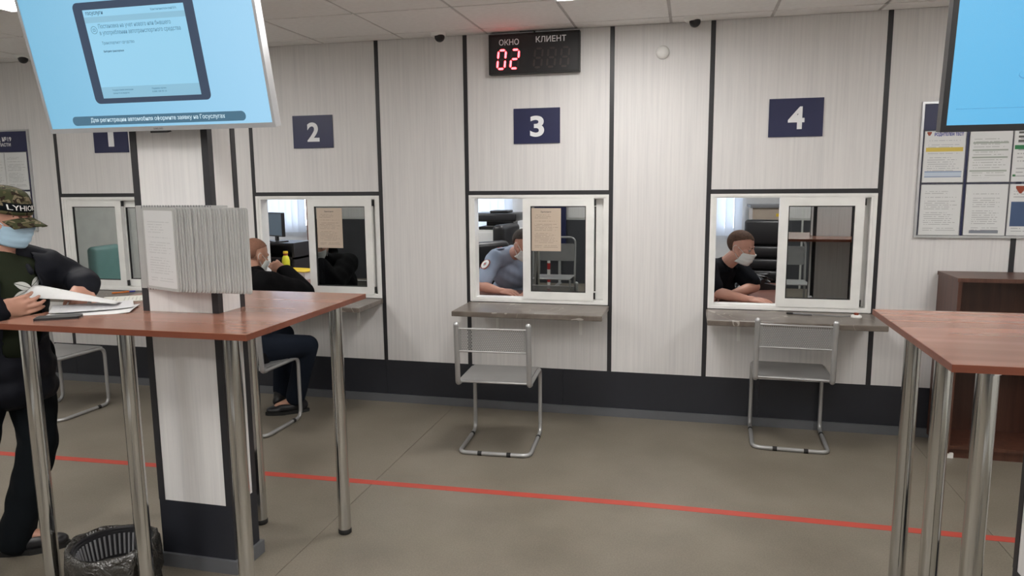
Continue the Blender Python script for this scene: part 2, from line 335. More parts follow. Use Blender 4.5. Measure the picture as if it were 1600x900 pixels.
BAYS = [(-4.93, -3.93), (-3.17, -2.151), (-1.504, -0.51), (0.116, 1.124)]
ZB, ZH, ZS = 0.316, 1.534, 0.774            # top of dark band, window head strip, counter height
wb = bmesh.new(); prev = X0                  # core of the partition with four openings
for a, b in BAYS:
    box(wb, prev, a+0.02, 0.012, 0.10, 0, ZC); box(wb, a+0.02, b-0.02, 0.012, 0.10, 0, 0.77); box(wb, a+0.02, b-0.02, 0.012, 0.10, 1.525, ZC); prev = b-0.02
box(wb, prev, X1, 0.012, 0.10, 0, ZC)
wall = struct(obj('wall_back', wb, 'office_plaster'))
SW = 0.0145
strips = [x for ab in BAYS for x in ab]+[1.862, -5.60]
edges = sorted(strips+[X0-SW, X1+SW])
for a, b in zip(edges, edges[1:]):
    if (a, b) in BAYS:
        obj('wall_panel', B(a+SW, b-SW, 0, 0.012, ZH+SW, ZC), 'white_laminate', wall)
        obj('wall_panel', B(a+SW, b-SW, 0, 0.012, ZB, 0.77), 'white_laminate', wall)
        obj('dark_profile', B(a+SW, b-SW, -0.004, 0.012, ZH-SW, ZH+SW, bev=0.0015, seg=1), 'dark_strip', wall)
    else: obj('wall_panel', B(a+SW, b-SW, 0, 0.012, ZB, ZC), 'white_laminate', wall)
for x in strips: obj('dark_profile', B(x-SW, x+SW, -0.004, 0.012, ZB, ZC, bev=0.0015, seg=1), 'dark_strip', wall)
for a, b in zip([X0, -5.6, -4.93, -3.55, -2.151, -0.83, 0.47, 1.862], [-5.6, -4.93, -3.55, -2.151, -0.83, 0.47, 1.862, X1]):
    obj('kick_panel', B(a+0.001, b-0.001, -0.001, 0.012, 0.05, ZB), 'kick_dark', wall)
struct(obj('baseboard_back', poly([(X0, 0), (X1, 0), (X1, 0.058), (X0, 0.058)], -0.014, 0.0), 'skirting_grey'))
struct(obj('wall_left', B(X0-0.1, X0, YB, YO, 0, ZC), 'plaster')); struct(obj('wall_right', B(X1, X1+0.1, YB, YO, 0, ZC), 'plaster'))
wf = struct(obj('wall_front', B(X0-0.1, X1+0.1, YB-0.1, YB, 0, ZC), 'plaster'))
for a in [X0+0.02+1.37*i for i in range(7)]: obj('wall_panel', B(a, a+1.34, YB, YB+0.012, 1.05, ZC), 'white_laminate', wf); obj('kick_panel', B(a, a+1.34, YB, YB+0.014, 0, 1.02), 'wall_dark', wf)
# office far wall with three window openings
OW = [(-5.75, -4.50), (-3.15, -1.96), (-0.75, 0.53)]
ob = bmesh.new(); prev = X0
for a, b in OW: box(ob, prev, a, YO, YO+0.1, 0, ZC); box(ob, a, b, YO, YO+0.1, 0, 1.05); box(ob, a, b, YO, YO+0.1, 2.25, ZC); prev = b
box(ob, prev, X1, YO, YO+0.1, 0, ZC); struct(obj('wall_office', ob, 'office_plaster'))
for i, (a, b) in enumerate(OW):
    wn = struct(obj('window_%d' % (5+i), ring(rect(a, b, 1.05, 2.25), rect(a+0.06, b-0.06, 1.11, 2.19), YO+0.02, YO+0.08), 'pvc_white'))
    obj('mullion', B((a+b)/2-0.03, (a+b)/2+0.03, YO+0.03, YO+0.07, 1.11, 2.19), 'pvc_white', wn)
    for q, s in ((a+0.06, (a+b)/2-0.03), ((a+b)/2+0.03, b-0.06)): obj('pane', B(q, s, YO+0.045, YO+0.05, 1.11, 2.19), 'clear_glass', wn)
    bl = tag(empty('vertical_blind', ((a+b)/2, YO-0.06, 1.0)), ['white vertical blind seen through the window numbered two', 'white vertical blind behind the black printer', 'white vertical blind behind the masked officer in black'][i], 'blind', 'office window blinds')
    obj('head_rail', B((a-b)/2-0.03, (b-a)/2+0.03, -0.02, 0.02, 1.30, 1.34), 'pvc_white', bl)
    n = int((b-a+0.06)/0.088); sl = None
    for k in range(n):
        x = (a-b)/2-0.03+0.044+k*0.088
        if sl is None: sl = obj('slat', B(-0.0445, 0.0445, -0.0006, 0.0006, 0.03, 1.30), 'blind_cloth_lit', bl); o = sl
        else: o = sl.copy(); C.objects.link(o)
        o.location = (x, 0, 0); o.rotation_euler = (0, 0, R(14+random.uniform(-5, 5)))
for x, y in ((-5.0, 1.6), (-2.9, 1.0), (-1.2, 1.9), (0.6, 1.1)):
    t = tag(empty('office_light', (x, y, ZC)), 'square light panel on the office ceiling behind the partition', 'light', 'office ceiling lights')
    obj('frame', B(-0.3, 0.3, -0.3, 0.3, -0.03, 0), 'pvc_white', t); obj('diffuser', B(-0.28, 0.28, -0.28, 0.28, -0.034, -0.03), 'office_led', t)

# ------------------------------------------------------------------ teller windows
def sash(parent, x0, x1, z0, z1, y, sheet=False):
    s = obj('sash', ring(rect(x0, x1, z0, z1), rect(x0+0.054, x1-0.054, z0+0.054, z1-0.054), y, y+0.030), 'pvc_white', parent)
    i = 0.054
    obj('gasket', ring(rect(x0+i, x1-i, z0+i, z1-i), rect(x0+i+0.006, x1-i-0.006, z0+i+0.006, z1-i-0.006), y+0.006, y+0.024), 'gasket', s)
    obj('pane', B(x0+i+0.006, x1-i-0.006, y+0.013, y+0.017, z0+i+0.006, z1-i-0.006), 'pane_glass', s)
    for zz in (z0+0.012, z1-0.052): obj('end_pad', B(x1, x1+0.010, y+0.006, y+0.026, zz, zz+0.042), 'gasket', s)
    return s
for i, (a, b) in enumerate(BAYS):
    f0, f1, g0, g1 = a+0.0165, b-0.0165, 0.781, 1.516
    wn = struct(empty('window_%d' % (i+1)))
    obj('frame', ring(rect(f0, f1, g0, g1), rect(f0+0.036, f1-0.030, g0+0.026, g1-0.022), -0.006, 0.085), 'pvc_white', wn)
    obj('frame_lip', ring(rect(f0-0.004, f1+0.004, g0-0.003, g1+0.004), rect(f0+0.016, f1-0.016, g0+0.016, g1-0.014), -0.011, -0.006), 'pvc_white', wn)
    if i == 0: sash(wn, f0+0.026, f0+0.545, g0+0.022, g1-0.018, 0.0); sash(wn, f0+0.50, f1-0.036, g0+0.028, g1-0.024, 0.036)
    else: sash(wn, f1-(0, 0.5645, 0.5815, 0.5585)[i], f1-(0, 0.0545, 0.0935, 0.066)[i], g0+0.022, g1-0.018, -0.014); sash(wn, f1-0.53, f1-0.031, g0+0.028, g1-0.024, 0.036)
    cs = tag(empty('counter_shelf', ((a+b)/2, 0, ZS)), ['brown marble shelf with an orange pen under the window numbered one', 'brown marble shelf under window two where the seated man leans', 'brown marble shelf under the window numbered three', 'brown marble shelf with a chained pen under the window numbered four'][i], 'shelf', 'window counter shelves')
    hw = (b-a)/2-0.004
    obj('slab', B(-hw, hw, -0.415, -0.012, -0.034, 0, bev=0.005), 'marble', cs)
    for sx in (-0.29, 0.30):
        obj('bracket', poly([(-0.010, -0.034), (0.010, -0.034), (0.010, -0.21), (-0.010, -0.21)], -0.006, 0.0), 'pvc_white', cs).location.x = sx
        obj('bracket_arm', B(sx-0.010, sx+0.010, -0.30, 0.0, -0.039, -0.034), 'pvc_white', cs)
def sheet_on_glass(i, x, z, label):
    s = tag(empty('notice_sheet', (x, 0, z)), label, 'notice', 'notices on the window panes')
    obj('sheet', B(0, 0.203, -0.0025, -0.0015, -0.292, 0), 'doc_beige', s)
    text('heading', 'Внимание', 0.015, 'ink', s, 0.10, -0.003, -0.03, 'CENTER', 0.0002, 0.0)
    return s
sheet_on_glass(1, -2.664, 1.432, 'beige printed notice on the pane of the window numbered two')
sheet_on_glass(2, -1.048, 1.430, 'beige printed notice on the pane of the window numbered three')

# ------------------------------------------------------------------ number plates, display, boards, small fixtures
for k, x, dz in ((1, -4.400, 0), (2, -2.661, 0.0), (3, -1.009, -0.002), (4, 0.6205, 0.004)):
    t = tag(empty('number_sign', (x, -0.001, 1.980+dz)), 'navy plate with the white numeral %s on the panelled wall' % ('one', 'two', 'three', 'four')[k-1], 'sign', 'window number signs')
    obj('plate', B(-0.158, 0.158, -0.006, 0, -0.116, 0.116), 'navy', t)
    text('numeral', str(k), 0.182, 'sign_white', t, 0.004, -0.0065, -0.065, 'CENTER', 0.0004, 0.0052, 0.052 if k == 1 else 0.096, res=10)
qd = tag(empty('queue_display', (-1.0185, 0, 2.442)), 'black electronic queue display showing red digits 02 above sign three', 'display')
obj('housing', poly(rrect(-0.30, 0.30, -0.125, 0.125, 0.006, 2), -0.05, 0), 'black_plastic', qd)
obj('rim', ring(rect(-0.303, 0.303, -0.128, 0.128), rect(-0.292, 0.292, -0.117, 0.117), -0.056, -0.004), 'gasket', qd)
text('caption', 'ОКНО', 0.050, 'sign_white', qd, -0.235, -0.0515, 0.058, 'LEFT', 0.0004, 0.0006, 0.135)
text('caption', 'КЛИЕНТ', 0.050, 'sign_white', qd, 0.012, -0.0515, 0.066, 'LEFT', 0.0004, 0.0006, 0.200)
SEG = dict(a=((0, 1), (1, 1)), b=((1, 1), (1, .5)), c=((1, .5), (1, 0)), d=((0, 0), (1, 0)), e=((0, 0), (0, .5)), f=((0, .5), (0, 1)), g=((0, .5), (1, .5)))
def digit(x, on):
    d = empty('digit'); d.parent = qd; d.location = (x, -0.0515, -0.092)
    for k, ((p, q), (r_, s_)) in SEG.items():
        wd, ht, th = 0.050, 0.118, 0.0062; sh = lambda u, v: u+0.10*v
        x0, z0, x1, z1 = sh(p*wd, q*ht), q*ht, sh(r_*wd, s_*ht), s_*ht
        ln = Vector((x1-x0, z1-z0)); u = ln.normalized(); n = Vector((-u.y, u.x))*th; a = Vector((x0, z0))+u*0.006; b = Vector((x1, z1))-u*0.006
        pts = [a, a+u*th+n, b-u*th+n, b, b-u*th-n, a+u*th-n]
        obj('segment', poly([(v.x, v.y) for v in pts][::-1], -0.001, 0.0), 'digit_red' if k in on else 'digit_off', d)
for x, on in ((-0.247, 'abcdef'), (-0.158, 'abged'), (0.0, ''), (0.088, ''), (0.176, '')): digit(x, on)
cable = fillet([(0.0, -0.02, 0.125), (0.0, -0.02, 0.147), (-0.10, -0.02, 0.147)], 0.01)
obj('cable', T(cable, 0.004, 8), 'gasket', qd)
for x, y, lab in ((-1.651, -0.11, 'white dome camera on the ceiling between signs two and three'), (-0.01, -0.11, 'white dome camera on the ceiling between signs three and four'), (-4.94, -0.21, 'small dome camera on the ceiling beside the silver television')):
    t = tag(empty('dome_camera', (x, y, ZC)), lab, 'camera', 'ceiling cameras')
    obj('base', L([(0.055, 0), (0.055, -0.010), (0.045, -0.022), (0, -0.022)]), 'pvc_white', t, True)
    bm = bmesh.new(); bmesh.ops.create_uvsphere(bm, u_segments=20, v_segments=12, radius=0.034, matrix=Matrix.Translation((0.012, -0.012, -0.026)))
    obj('lens_ball', bm, 'black_plastic', t, True)
t = tag(empty('motion_detector', (-0.192, 0, 2.412)), 'small round white detector on the wall beside sign four', 'detector')
bm = L([(0.042, 0), (0.042, 0.012), (0.036, 0.03), (0.02, 0.042), (0, 0.045)]); bmesh.ops.rotate(bm, verts=bm.verts, matrix=Matrix.Rotation(R(90), 3, 'X')); obj('dome', bm, 'pvc_white', t, True)
obj('mount', B(-0.03, 0.03, -0.008, 0, -0.03, 0.03, bev=0.004), 'pvc_white', t)

def board(x0, x1, z0, z1, label, cols, rows, mats, header=None):
    t = tag(empty('notice_board', (x0, 0, z0)), label, 'notice board', 'wall notice boards'); W, H = x1-x0, z1-z0
    obj('backing', B(0.005, W-0.005, -0.010, 0, 0.005, H-0.005), 'navy', t)
    obj('frame', ring(rect(0, W, 0, H), rect(0.013, W-0.013, 0.013, H-0.013), -0.018, 0), 'aluminium', t)
    k = 0
    for z in rows:
        for x in cols:
            p = obj('pocket', ring(rect(x-0.006, x+0.226, z-0.006, z+0.306), rect(x+0.004, x+0.216, z+0.004, z+0.296), -0.014, -0.010), 'clear_glass', t)
            s = obj('sheet', B(x, x+0.220, -0.0125, -0.0105, z, z+0.300), mats[k % len(mats)], t); k += 1
    return t
br = board(1.322, 2.53, 1.252, 2.053, 'framed navy board of information sheets above the brown cabinet', [0.024, 0.266, 0.494, 0.724, 0.96], [0.330, 0.016], ['doc_yellow', 'doc_table', 'doc_green', 'doc_plain', 'doc_table', 'doc_plain', 'doc_bar', 'doc_blue', 'doc_plain', 'doc_bar'])
text('heading', 'РОДИТЕЛЕЙ ТЕСТ', 0.024, 'blue_ink', br, 0.075, -0.0128, 0.602, 'LEFT', 0.0002, 0.001, 0.155)
obj('crest', poly([(0.036, 0.618), (0.044, 0.604), (0.052, 0.604), (0.060, 0.618), (0.060, 0.626), (0.036, 0.626)], -0.0131, -0.0125), 'red_brown', br)
obj('crest', poly([(0.525, 0.292), (0.545, 0.262), (0.555, 0.262), (0.575, 0.292), (0.575, 0.306), (0.525, 0.306)], -0.0131, -0.0125), 'red_brown', br)
bl_ = board(-6.38, -5.178, 1.248, 2.062, 'framed navy board of printed sheets beside the man in the cap', [0.024, 0.262, 0.492, 0.722, 0.945], [0.335, 0.020], ['doc_plain'])
text('heading', 'ОТДЕЛ ГИБДД №19', 0.046, 'sign_white', bl_, 1.03, -0.0105, 0.725, 'RIGHT', 0.0002, 0.001)
text('heading', 'СВЕРДЛОВСКОЙ ОБЛАСТИ', 0.034, 'sign_white', bl_, 1.02, -0.0105, 0.685, 'RIGHT', 0.0002, 0.001)

# ------------------------------------------------------------------ columns
def column(x0, x1, y0, y1, label):
    t = tag(empty('column', ((x0+x1)/2, (y0+y1)/2, 0)), label, 'column', 'panelled columns'); w, d = (x1-x0)/2, (y1-y0)/2
    obj('core', B(-w+0.012, w-0.012, -d+0.012, d-0.012, 0, ZC-0.002), 'kick_dark', t)
    e = 0.026
    for s in (-1, 1):
        obj('face_panel', B(-w+e, w-e, s*d-0.011 if s > 0 else s*d, s*d if s > 0 else s*d+0.011, 0.292, ZC-0.002), 'white_laminate', t)
        obj('face_panel', B(s*w-0.011 if s > 0 else s*w, s*w if s > 0 else s*w+0.011, -d+e, d-e, 0.292, ZC-0.002), 'white_laminate', t)
    for sx in (-1, 1):
        for sy in (-1, 1):
            bm = bmesh.new(); c0, c1 = sorted((sx*(w-e), sx*(w+0.003))); q0, q1 = sorted((sy*(d-e), sy*(d+0.003)))
            box(bm, c0, c1, q0, q1, 0.292, ZC-0.002); obj('corner_strip', bm, 'dark_strip', t)
    obj('plinth', B(-w-0.002, w+0.002, -d-0.002, d+0.002, 0.0, 0.292), 'kick_dark', t)
    obj('skirting', ring(rect(-w-0.016, w+0.016, -d-0.016, d+0.016), rect(-w+0.002, w-0.002, -d+0.002, d-0.002), 0, 0.058), 'skirting_grey', t).rotation_euler = (R(90), 0, 0)
    t.children[-1].location.z = 0.0
    return t
column(-2.142, -1.798, -2.392, -2.222, 'white panelled column with dark corner strips through the table holding papers')
column(1.100, 1.444, -2.392, -2.222, 'white panelled column behind the black television and the empty table')

# ------------------------------------------------------------------ standing tables
def stand_table(x0, x1, y0, y1, legs, label, hole):
    t = tag(empty('standing_table', ((x0+x1)/2, (y0+y1)/2, 0)), label, 'table', 'standing tables'); ox, oy = t.location.x, t.location.y
    zt = 1.10; hx0, hx1, hy0, hy1 = hole
    bm = bmesh.new()
    def P(pts):
        n = len(pts); a = [bm.verts.new((x-ox, y-oy, zt)) for x, y in pts]; b = [bm.verts.new((x-ox, y-oy, zt-0.022)) for x, y in pts]
        return a, b
    o, i = P([(x0, y0), (x1, y0), (x1, y1), (x0, y1)]), P([(hx0, hy0), (hx1, hy0), (hx1, hy1), (hx0, hy1)])
    for k in range(4):
        j = (k+1) % 4
        bm.faces.new((o[0][k], o[0][j], i[0][j], i[0][k])); bm.faces.new((o[1][k], i[1][k], i[1][j], o[1][j]))
        bm.faces.new((o[0][k], o[1][k], o[1][j], o[0][j])); bm.faces.new((i[0][k], i[0][j], i[1][j], i[1][k]))
    obj('top', bm, 'table_wood', t)
    eb = ring(rect(x0-ox-0.001, x1-ox+0.001, y0-oy-0.001, y1-oy+0.001), rect(x0-ox, x1-ox, y0-oy, y1-oy), -zt+0.0005, -zt+0.022)
    for v in eb.verts: v.co = Vector((v.co.x, v.co.z, -v.co.y))
    obj('edge_band', eb, 'edge_wood', t)
    leg = None
    for x, y in legs:
        g = empty('leg'); g.parent = t; g.location = (x-ox, y-oy, 0)
        if leg is None:
            leg = [obj('tube', L([(0.0285, 0.022), (0.0285, 1.074)], seg=28), 'chrome', g, True), obj('foot_cap', L([(0.027, 0), (0.030, 0.004), (0.030, 0.022), (0.0285, 0.024)]), 'rubber', g, True), obj('flange', L([(0.034, 1.068), (0.034, 1.078), (0, 1.078)]), 'chrome', g, True)]
        else:
            for q in leg: c = q.copy(); C.objects.link(c); c.parent = g
    return t
stand_table(-2.515, -1.444, -2.741, -1.806, [(-1.565, -2.65), (-2.01, -2.65), (-2.455, -2.65), (-1.517, -1.965), (-1.953, -1.965), (-2.40, -1.965)], 'tall wooden standing table with papers and a phone on chrome legs', (-2.147, -1.793, -2.397, -2.217))
stand_table(0.705, 1.84, -2.707, -1.812, [(0.813, -2.65), (0.813, -2.305), (0.813, -1.965), (1.73, -2.65), (1.73, -2.305), (1.73, -1.965)], 'tall bare wooden standing table on chrome legs near the brown cabinet', (1.095, 1.449, -2.397, -2.217))

# ------------------------------------------------------------------ televisions
def tv_body(o, bezel, side, bottom):
    W, H = 0.971, 0.56
    obj('case', B(-W/2+0.004, W/2-0.004, 0.004, 0.036, 0.004, H-0.004), 'black_plastic', o); obj('rear_box', B(-0.34, 0.34, 0.034, 0.062, 0.07, 0.40, bev=0.008), 'black_plastic', o)
    obj('bezel', ring(rect(-W/2, W/2, 0, H), rect(-W/2+side, W/2-side, bottom, H-side), -0.003, 0.034), bezel, o)
    return rect(-W/2+side, W/2-side, bottom, H-side)
def mount(o, reach):
    obj('wall_mount', B(-0.05, 0.05, 0.062, reach, 0.20, 0.30), 'dark_strip', o)
t1 = tag(empty('television', (-1.9195, -2.5, 1.8035), (R(12.5), 0, 0)), 'silver-framed television showing a tablet picture above the papers table', 'television', 'televisions on the columns')
scr = tv_body(t1, 'tv_silver', 0.011, 0.017); mount(t1, 0.075)
s1 = obj('screen', poly(scr, 0.0, 0.004), 'screen_blue', t1)
text('maker_mark', 'SAMSUNG', 0.009, 'grille', t1, 0, -0.0034, 0.005, 'CENTER', 0.0002, 0.0002); obj('sensor', B(-0.04, 0.035, 0.0, 0.02, -0.008, 0.0), 'black_plastic', t1)
def pic(name, pts, m, k): return obj(name, poly(pts, -0.0003*k-0.0001, -0.0003*k+0.0001), m, s1)
pic('tablet_drawing', rrect(-0.246, 0.248, 0.104, 0.455, 0.02), 'screen_navy', 1); pic('page_drawing', rect(-0.207, 0.2095, 0.123, 0.4295), 'screen_pale', 2)
pic('band_drawing', rect(-0.207, 0.2095, 0.3855, 0.405), 'screen_band', 3); pic('band_drawing', rect(-0.207, 0.2095, 0.123, 0.163), 'screen_band', 3); pic('caption_drawing', rrect(-0.372, 0.372, 0.0265, 0.0605, 0.016), 'screen_pill', 1)
def scrtext(body, size, m, x, z, width): text('lettering', body, size, m, s1, x, -0.0015, z, 'LEFT', 0.0001, 0.0002, width)
scrtext('госуслуги', 0.018, 'screen_ink', -0.196, 0.4125, 0.072); scrtext('Константинопольский В.Н.', 0.010, 'screen_ink_soft', 0.075, 0.413, 0.105)
scrtext('Постановка на учет нового или бывшего', 0.020, 'screen_ink_soft', -0.156, 0.3655, 0.301); scrtext('в употреблении автотранспортного средства', 0.020, 'screen_ink_soft', -0.156, 0.3435, 0.336)
scrtext('Транспортное средство', 0.014, 'screen_ink_soft', -0.156, 0.311, 0.137); scrtext('Выберите транспортное', 0.009, 'screen_ink', -0.157, 0.284, 0.086)
scrtext('Государственная регистрация', 0.0075, 'screen_ink_soft', -0.160, 0.149, 0.09); scrtext('средств и выдача', 0.0075, 'screen_ink_soft', -0.160, 0.138, 0.07)
scrtext('Поддержка портала', 0.0075, 'screen_ink_soft', 0.01, 0.149, 0.06); scrtext('8 800 100 70 10', 0.0075, 'screen_ink_soft', 0.01, 0.138, 0.06)
text('lettering', 'Для регистрации автомобиля оформите заявку на Госуслугах', 0.021, 'screen_text', s1, -0.29, -0.0012, 0.0385, 'LEFT', 0.0001, 0.0002, 0.578)
circ = lambda r: [(-0.176+r*math.cos(a), 0.361+r*math.sin(a)) for a in [2*math.pi*k/20 for k in range(20)]]
obj('icon_drawing', ring(circ(0.0135), circ(0.0115), -0.0012, -0.0009), 'screen_ink_soft', s1); obj('icon_drawing', ring(rect(-0.181, -0.171, 0.356, 0.366), rect(-0.179, -0.173, 0.358, 0.364), -0.0012, -0.0009), 'screen_ink_soft', s1)
t2 = tag(empty('television', (1.1775, -2.5, 1.732), (R(5.8), 0, 0)), 'black-framed television with a plain bright blue screen above the bare table', 'television', 'televisions on the columns')
scr = tv_body(t2, 'black_plastic', 0.015, 0.019); mount(t2, 0.09)
s2 = obj('screen', poly(scr, 0.0, 0.004), 'screen_azure', t2); obj('line_drawing', B(-0.45, 0.45, -0.0004, -0.0002, 0.063, 0.0645), 'screen_line', s2)
for k, (dx, dz, rx) in enumerate(((-0.20, 0.175, 0.10), (-0.14, 0.155, 0.12), (-0.10, 0.14, 0.10))):
    pts = [(dx+rx*math.cos(a)*(1+0.25*math.sin(a)), dz+0.022*math.sin(a)+0.03*math.cos(a)) for a in [2*math.pi*i/36 for i in range(36)]]
    cx, cz = sum(p[0] for p in pts)/36, sum(p[1] for p in pts)/36
    obj('curve_drawing', ring(pts, [(cx+(x-cx)*0.985, cz+(z-cz)*0.93) for x, z in pts], -0.0006, -0.0004), 'screen_line', s2)

# ------------------------------------------------------------------ flip display on the column
fd = tag(empty('flip_display', (-2.085, -2.43, 1.20)), 'grey flip display rack of upright document panels on the column', 'document rack')
obj('rail', B(-0.04, 0.36, 0.012, 0.036, -0.004, 0.324, bev=0.003), 'rack_grey', fd)
pan = None; PH = R(68)
for k in range(26):
    if pan is None:
        g = empty('panel'); outl = [(0.0, 0.0), (0.232, 0.0), (0.232, 0.318), (0.0, 0.318)]
        inn = [(0.010, 0.010), (0.222, 0.010), (0.222, 0.308), (0.010, 0.308)]
        a = obj('panel_frame', ring(rrect(0, 0.232, 0, 0.318, 0.012, 3), rrect(0.011, 0.221, 0.011, 0.307, 0.004, 3), -0.0018, 0.0018), 'rack_grey', g)
        b = obj('sheet', B(0.011, 0.221, -0.0009, 0.0009, 0.011, 0.307), 'doc_rack', g)
        c = obj('hinge_pin', T([(0.0, 0, -0.006), (0.0, 0, 0.326)], 0.0020, 8), 'grille', g); pan = g
    else:
        g = empty('panel')
        for q in (a, b, c): d = q.copy(); C.objects.link(d); d.parent = g
    g.parent = fd; g.location = (0.0124*k, 0, 0); g.rotation_euler = (0, 0, -(R(90)-PH)+R(random.uniform(-0.3, 0.3)))

# ------------------------------------------------------------------ visitor chairs
def visitor_chair():
    t = empty('visitor_chair'); r = 0.0125; w = 0.213
    path = lambda s: [(s*w, 0.20, 0.43), (s*w, 0.20, r)]
    fr = fillet([(-w, -0.205, 0.435), (-w, 0.205, 0.435), (-w, 0.205, r), (-w, -0.215, r), (w, -0.215, r), (w, 0.205, r), (w, 0.205, 0.435), (w, -0.205, 0.435)], 0.055, 6)
    obj('frame', T(fr, r, 12), 'silver_paint', t, True)
    for s in (-1, 1):
        p = obj('back_post', T(fillet([(s*w, -0.17, 0.435), (s*w, -0.212, 0.437), (s*w, -0.235, 0.79)], 0.03, 5), 0.0155, 12), 'silver_paint', t, True)
        bm = bmesh.new(); bmesh.ops.create_uvsphere(bm, u_segments=12, v_segments=8, radius=0.0162, matrix=Matrix.Translation((s*w, -0.235, 0.791))); obj('post_cap', bm, 'aluminium', p, True)
        for q in (-0.14, 0.14): pass
        obj('foot_clip', T([(s*0.10, -0.215, r*0.95), (s*0.075, -0.215, r*0.95)], 0.0138, 12), 'rubber', t, True)
        obj('foot_clip', T([(s*w, 0.10, r*0.95), (s*w, 0.125, r*0.95)], 0.0138, 12), 'rubber', t, True)
    nx, ny = 9, 5; bm = bmesh.new()            # slightly bowed perforated back
    pts = rrect(-w+0.006, w-0.006, 0.635, 0.765, 0.004, 1); bm = poly(pts, -0.0015, 0.0015)
    bb = obj('backrest', bm, 'perforated_steel', t); bb.location = (0, -0.228, 0)
    for z, y in ((0.767, -0.2295), (0.633, -0.2255)): obj('back_rail', T([(-w, y, z), (w, y, z)], 0.006, 8), 'silver_paint', t, True)
    bm = B(-w+0.010, w-0.010, -0.185, 0.185, 0.4455, 0.4495); obj('seat', bm, 'silver_paint', t)
    for y in (-0.185, 0.185): obj('seat_rail', T([(-w, y, 0.44), (w, y, 0.44)], 0.0075, 8), 'silver_paint', t, True)
    return t
vc = visitor_chair()
for k, (x, y, rz, lab, grp) in enumerate(((-1.10, -0.68, 3, 'silver tubular visitor chair with perforated back under window three', 'visitor chairs at the windows'), (0.625, -0.235, -2, 'silver tubular visitor chair tucked under the shelf of window four', 'visitor chairs at the windows'),
        (-2.80, -0.70, -1, 'silver tubular visitor chair with the man in black seated on it', 'visitor chairs at the windows'), (-4.365, -0.72, -2, 'silver tubular visitor chair under the window numbered one', 'visitor chairs at the windows'))):
    o = vc if k == 0 else copy_tree(vc); o.location = (x, y, 0); o.rotation_euler = (0, 0, R(rz)); tag(o, lab, 'chair', grp)
# waiting bench pairs that the panes mirror
def bench_chair():
    t = empty('waiting_chair'); w = 0.23; r = 0.0125
    obj('back_loop', T(fillet([(-w, -0.20, 0.44), (-w, -0.25, 0.92), (w, -0.25, 0.92), (w, -0.20, 0.44)], 0.08, 6), r, 10), 'silver_paint', t, True)
    obj('backrest', poly(rrect(-w+0.01, w-0.01, 0.62, 0.84, 0.02), -0.238, -0.234), 'silver_paint', t); obj('seat', B(-w, w, -0.2, 0.22, 0.435, 0.45, bev=0.006), 'silver_paint', t)
    for s in (-1, 1): obj('leg', T(fillet([(s*w, -0.18, 0.435), (s*w, -0.22, r), (s*w, 0.22, r), (s*w, 0.18, 0.435)], 0.05, 5), r, 10), 'silver_paint', t, True)
    return t
wc = bench_chair()
for k, (x, y) in enumerate(((-1.62, -3.95), (-2.16, -3.95), (1.10, -3.95), (1.64, -3.95), (-3.1, -5.9), (-2.55, -5.9))):
    o = wc if k == 0 else copy_tree(wc); o.location = (x, y, 0); tag(o, 'silver waiting chair mirrored in the window panes', 'chair', 'waiting chairs behind the photographer')

# ------------------------------------------------------------------ brown cabinet
cb = tag(empty('cabinet', (1.472, -0.02, 0)), 'low dark brown open-front cabinet under the right notice board', 'cabinet')
for x in (0, 1.18): obj('side_panel', B(x, x+0.02, -0.345, 0, 0.03, 1.03), 'dark_wood', cb)
obj('top', B(-0.006, 1.206, -0.352, 0, 1.03, 1.052), 'dark_wood', cb); obj('bottom', B(0.02, 1.18, -0.34, 0, 0.055, 0.075), 'dark_wood', cb)
obj('back_panel', B(0.02, 1.18, -0.012, 0, 0.075, 1.03), 'dark_wood', cb); obj('divider', B(0.59, 0.61, -0.33, -0.012, 0.075, 1.03), 'dark_wood', cb)
obj('plinth', B(0.02, 1.18, -0.325, -0.31, 0.0, 0.055), 'dark_wood', cb)
for x0, x1 in ((0.02, 0.59), (0.61, 1.18)): obj('shelf', B(x0, x1, -0.32, -0.012, 0.53, 0.548), 'dark_wood', cb)
for x in (0.01, 1.16): obj('foot', B(x, x+0.035, -0.34, -0.30, 0, 0.03), 'pvc_white', cb)

# ------------------------------------------------------------------ things on the table and shelves
ph = tag(empty('phone', (-2.345, -2.610, 1.1), (0, 0, R(33))), 'black smartphone lying on the standing table before the papers', 'phone')
obj('body', poly(rrect(-0.077, 0.077, -0.037, 0.037, 0.009), -0.0085, 0.0), 'black_plastic', ph).rotation_euler = (R(90), 0, 0)
ph.children[0].location.z = 0.0086; obj('glass', B(-0.073, 0.073, -0.034, 0.034, 0.0085, 0.0092), 'gasket', ph)
def loose_sheet(name, loc, rz, label, m, sx=0.297, sy=0.21, bend=0.0, h=0.0008, grp='papers on the standing table'):
    bm = bmesh.new(); nx, ny = 12, 8; g = {}
    for i in range(nx+1):
        for j in range(ny+1):
            u, v = i/nx-0.5, j/ny-0.5; z = bend*(max(0, abs(u)-0.25)*4)**2+bend*0.25*math.sin(5*v+3*u)+bend*0.25
            g[i, j] = [bm.verts.new((u*sx, v*sy, z+q)) for q in (0, h)]
    for i in range(nx):
        for j in range(ny):
            for q in (0, 1): bm.faces.new([g[p][q] for p in ((i, j), (i+1, j), (i+1, j+1), (i, j+1))])
    for e in [((i, 0), (i+1, 0)) for i in range(nx)]+[((i, ny), (i+1, ny)) for i in range(nx)]+[((0, j), (0, j+1)) for j in range(ny)]+[((nx, j), (nx, j+1)) for j in range(ny)]:
        bm.faces.new((g[e[0]][0], g[e[1]][0], g[e[1]][1], g[e[0]][1]))
    o = obj(name, bm, m, None, True); o.location = loc; o.rotation_euler = (0, 0, R(rz)); return tag(o, label, 'paper', grp)
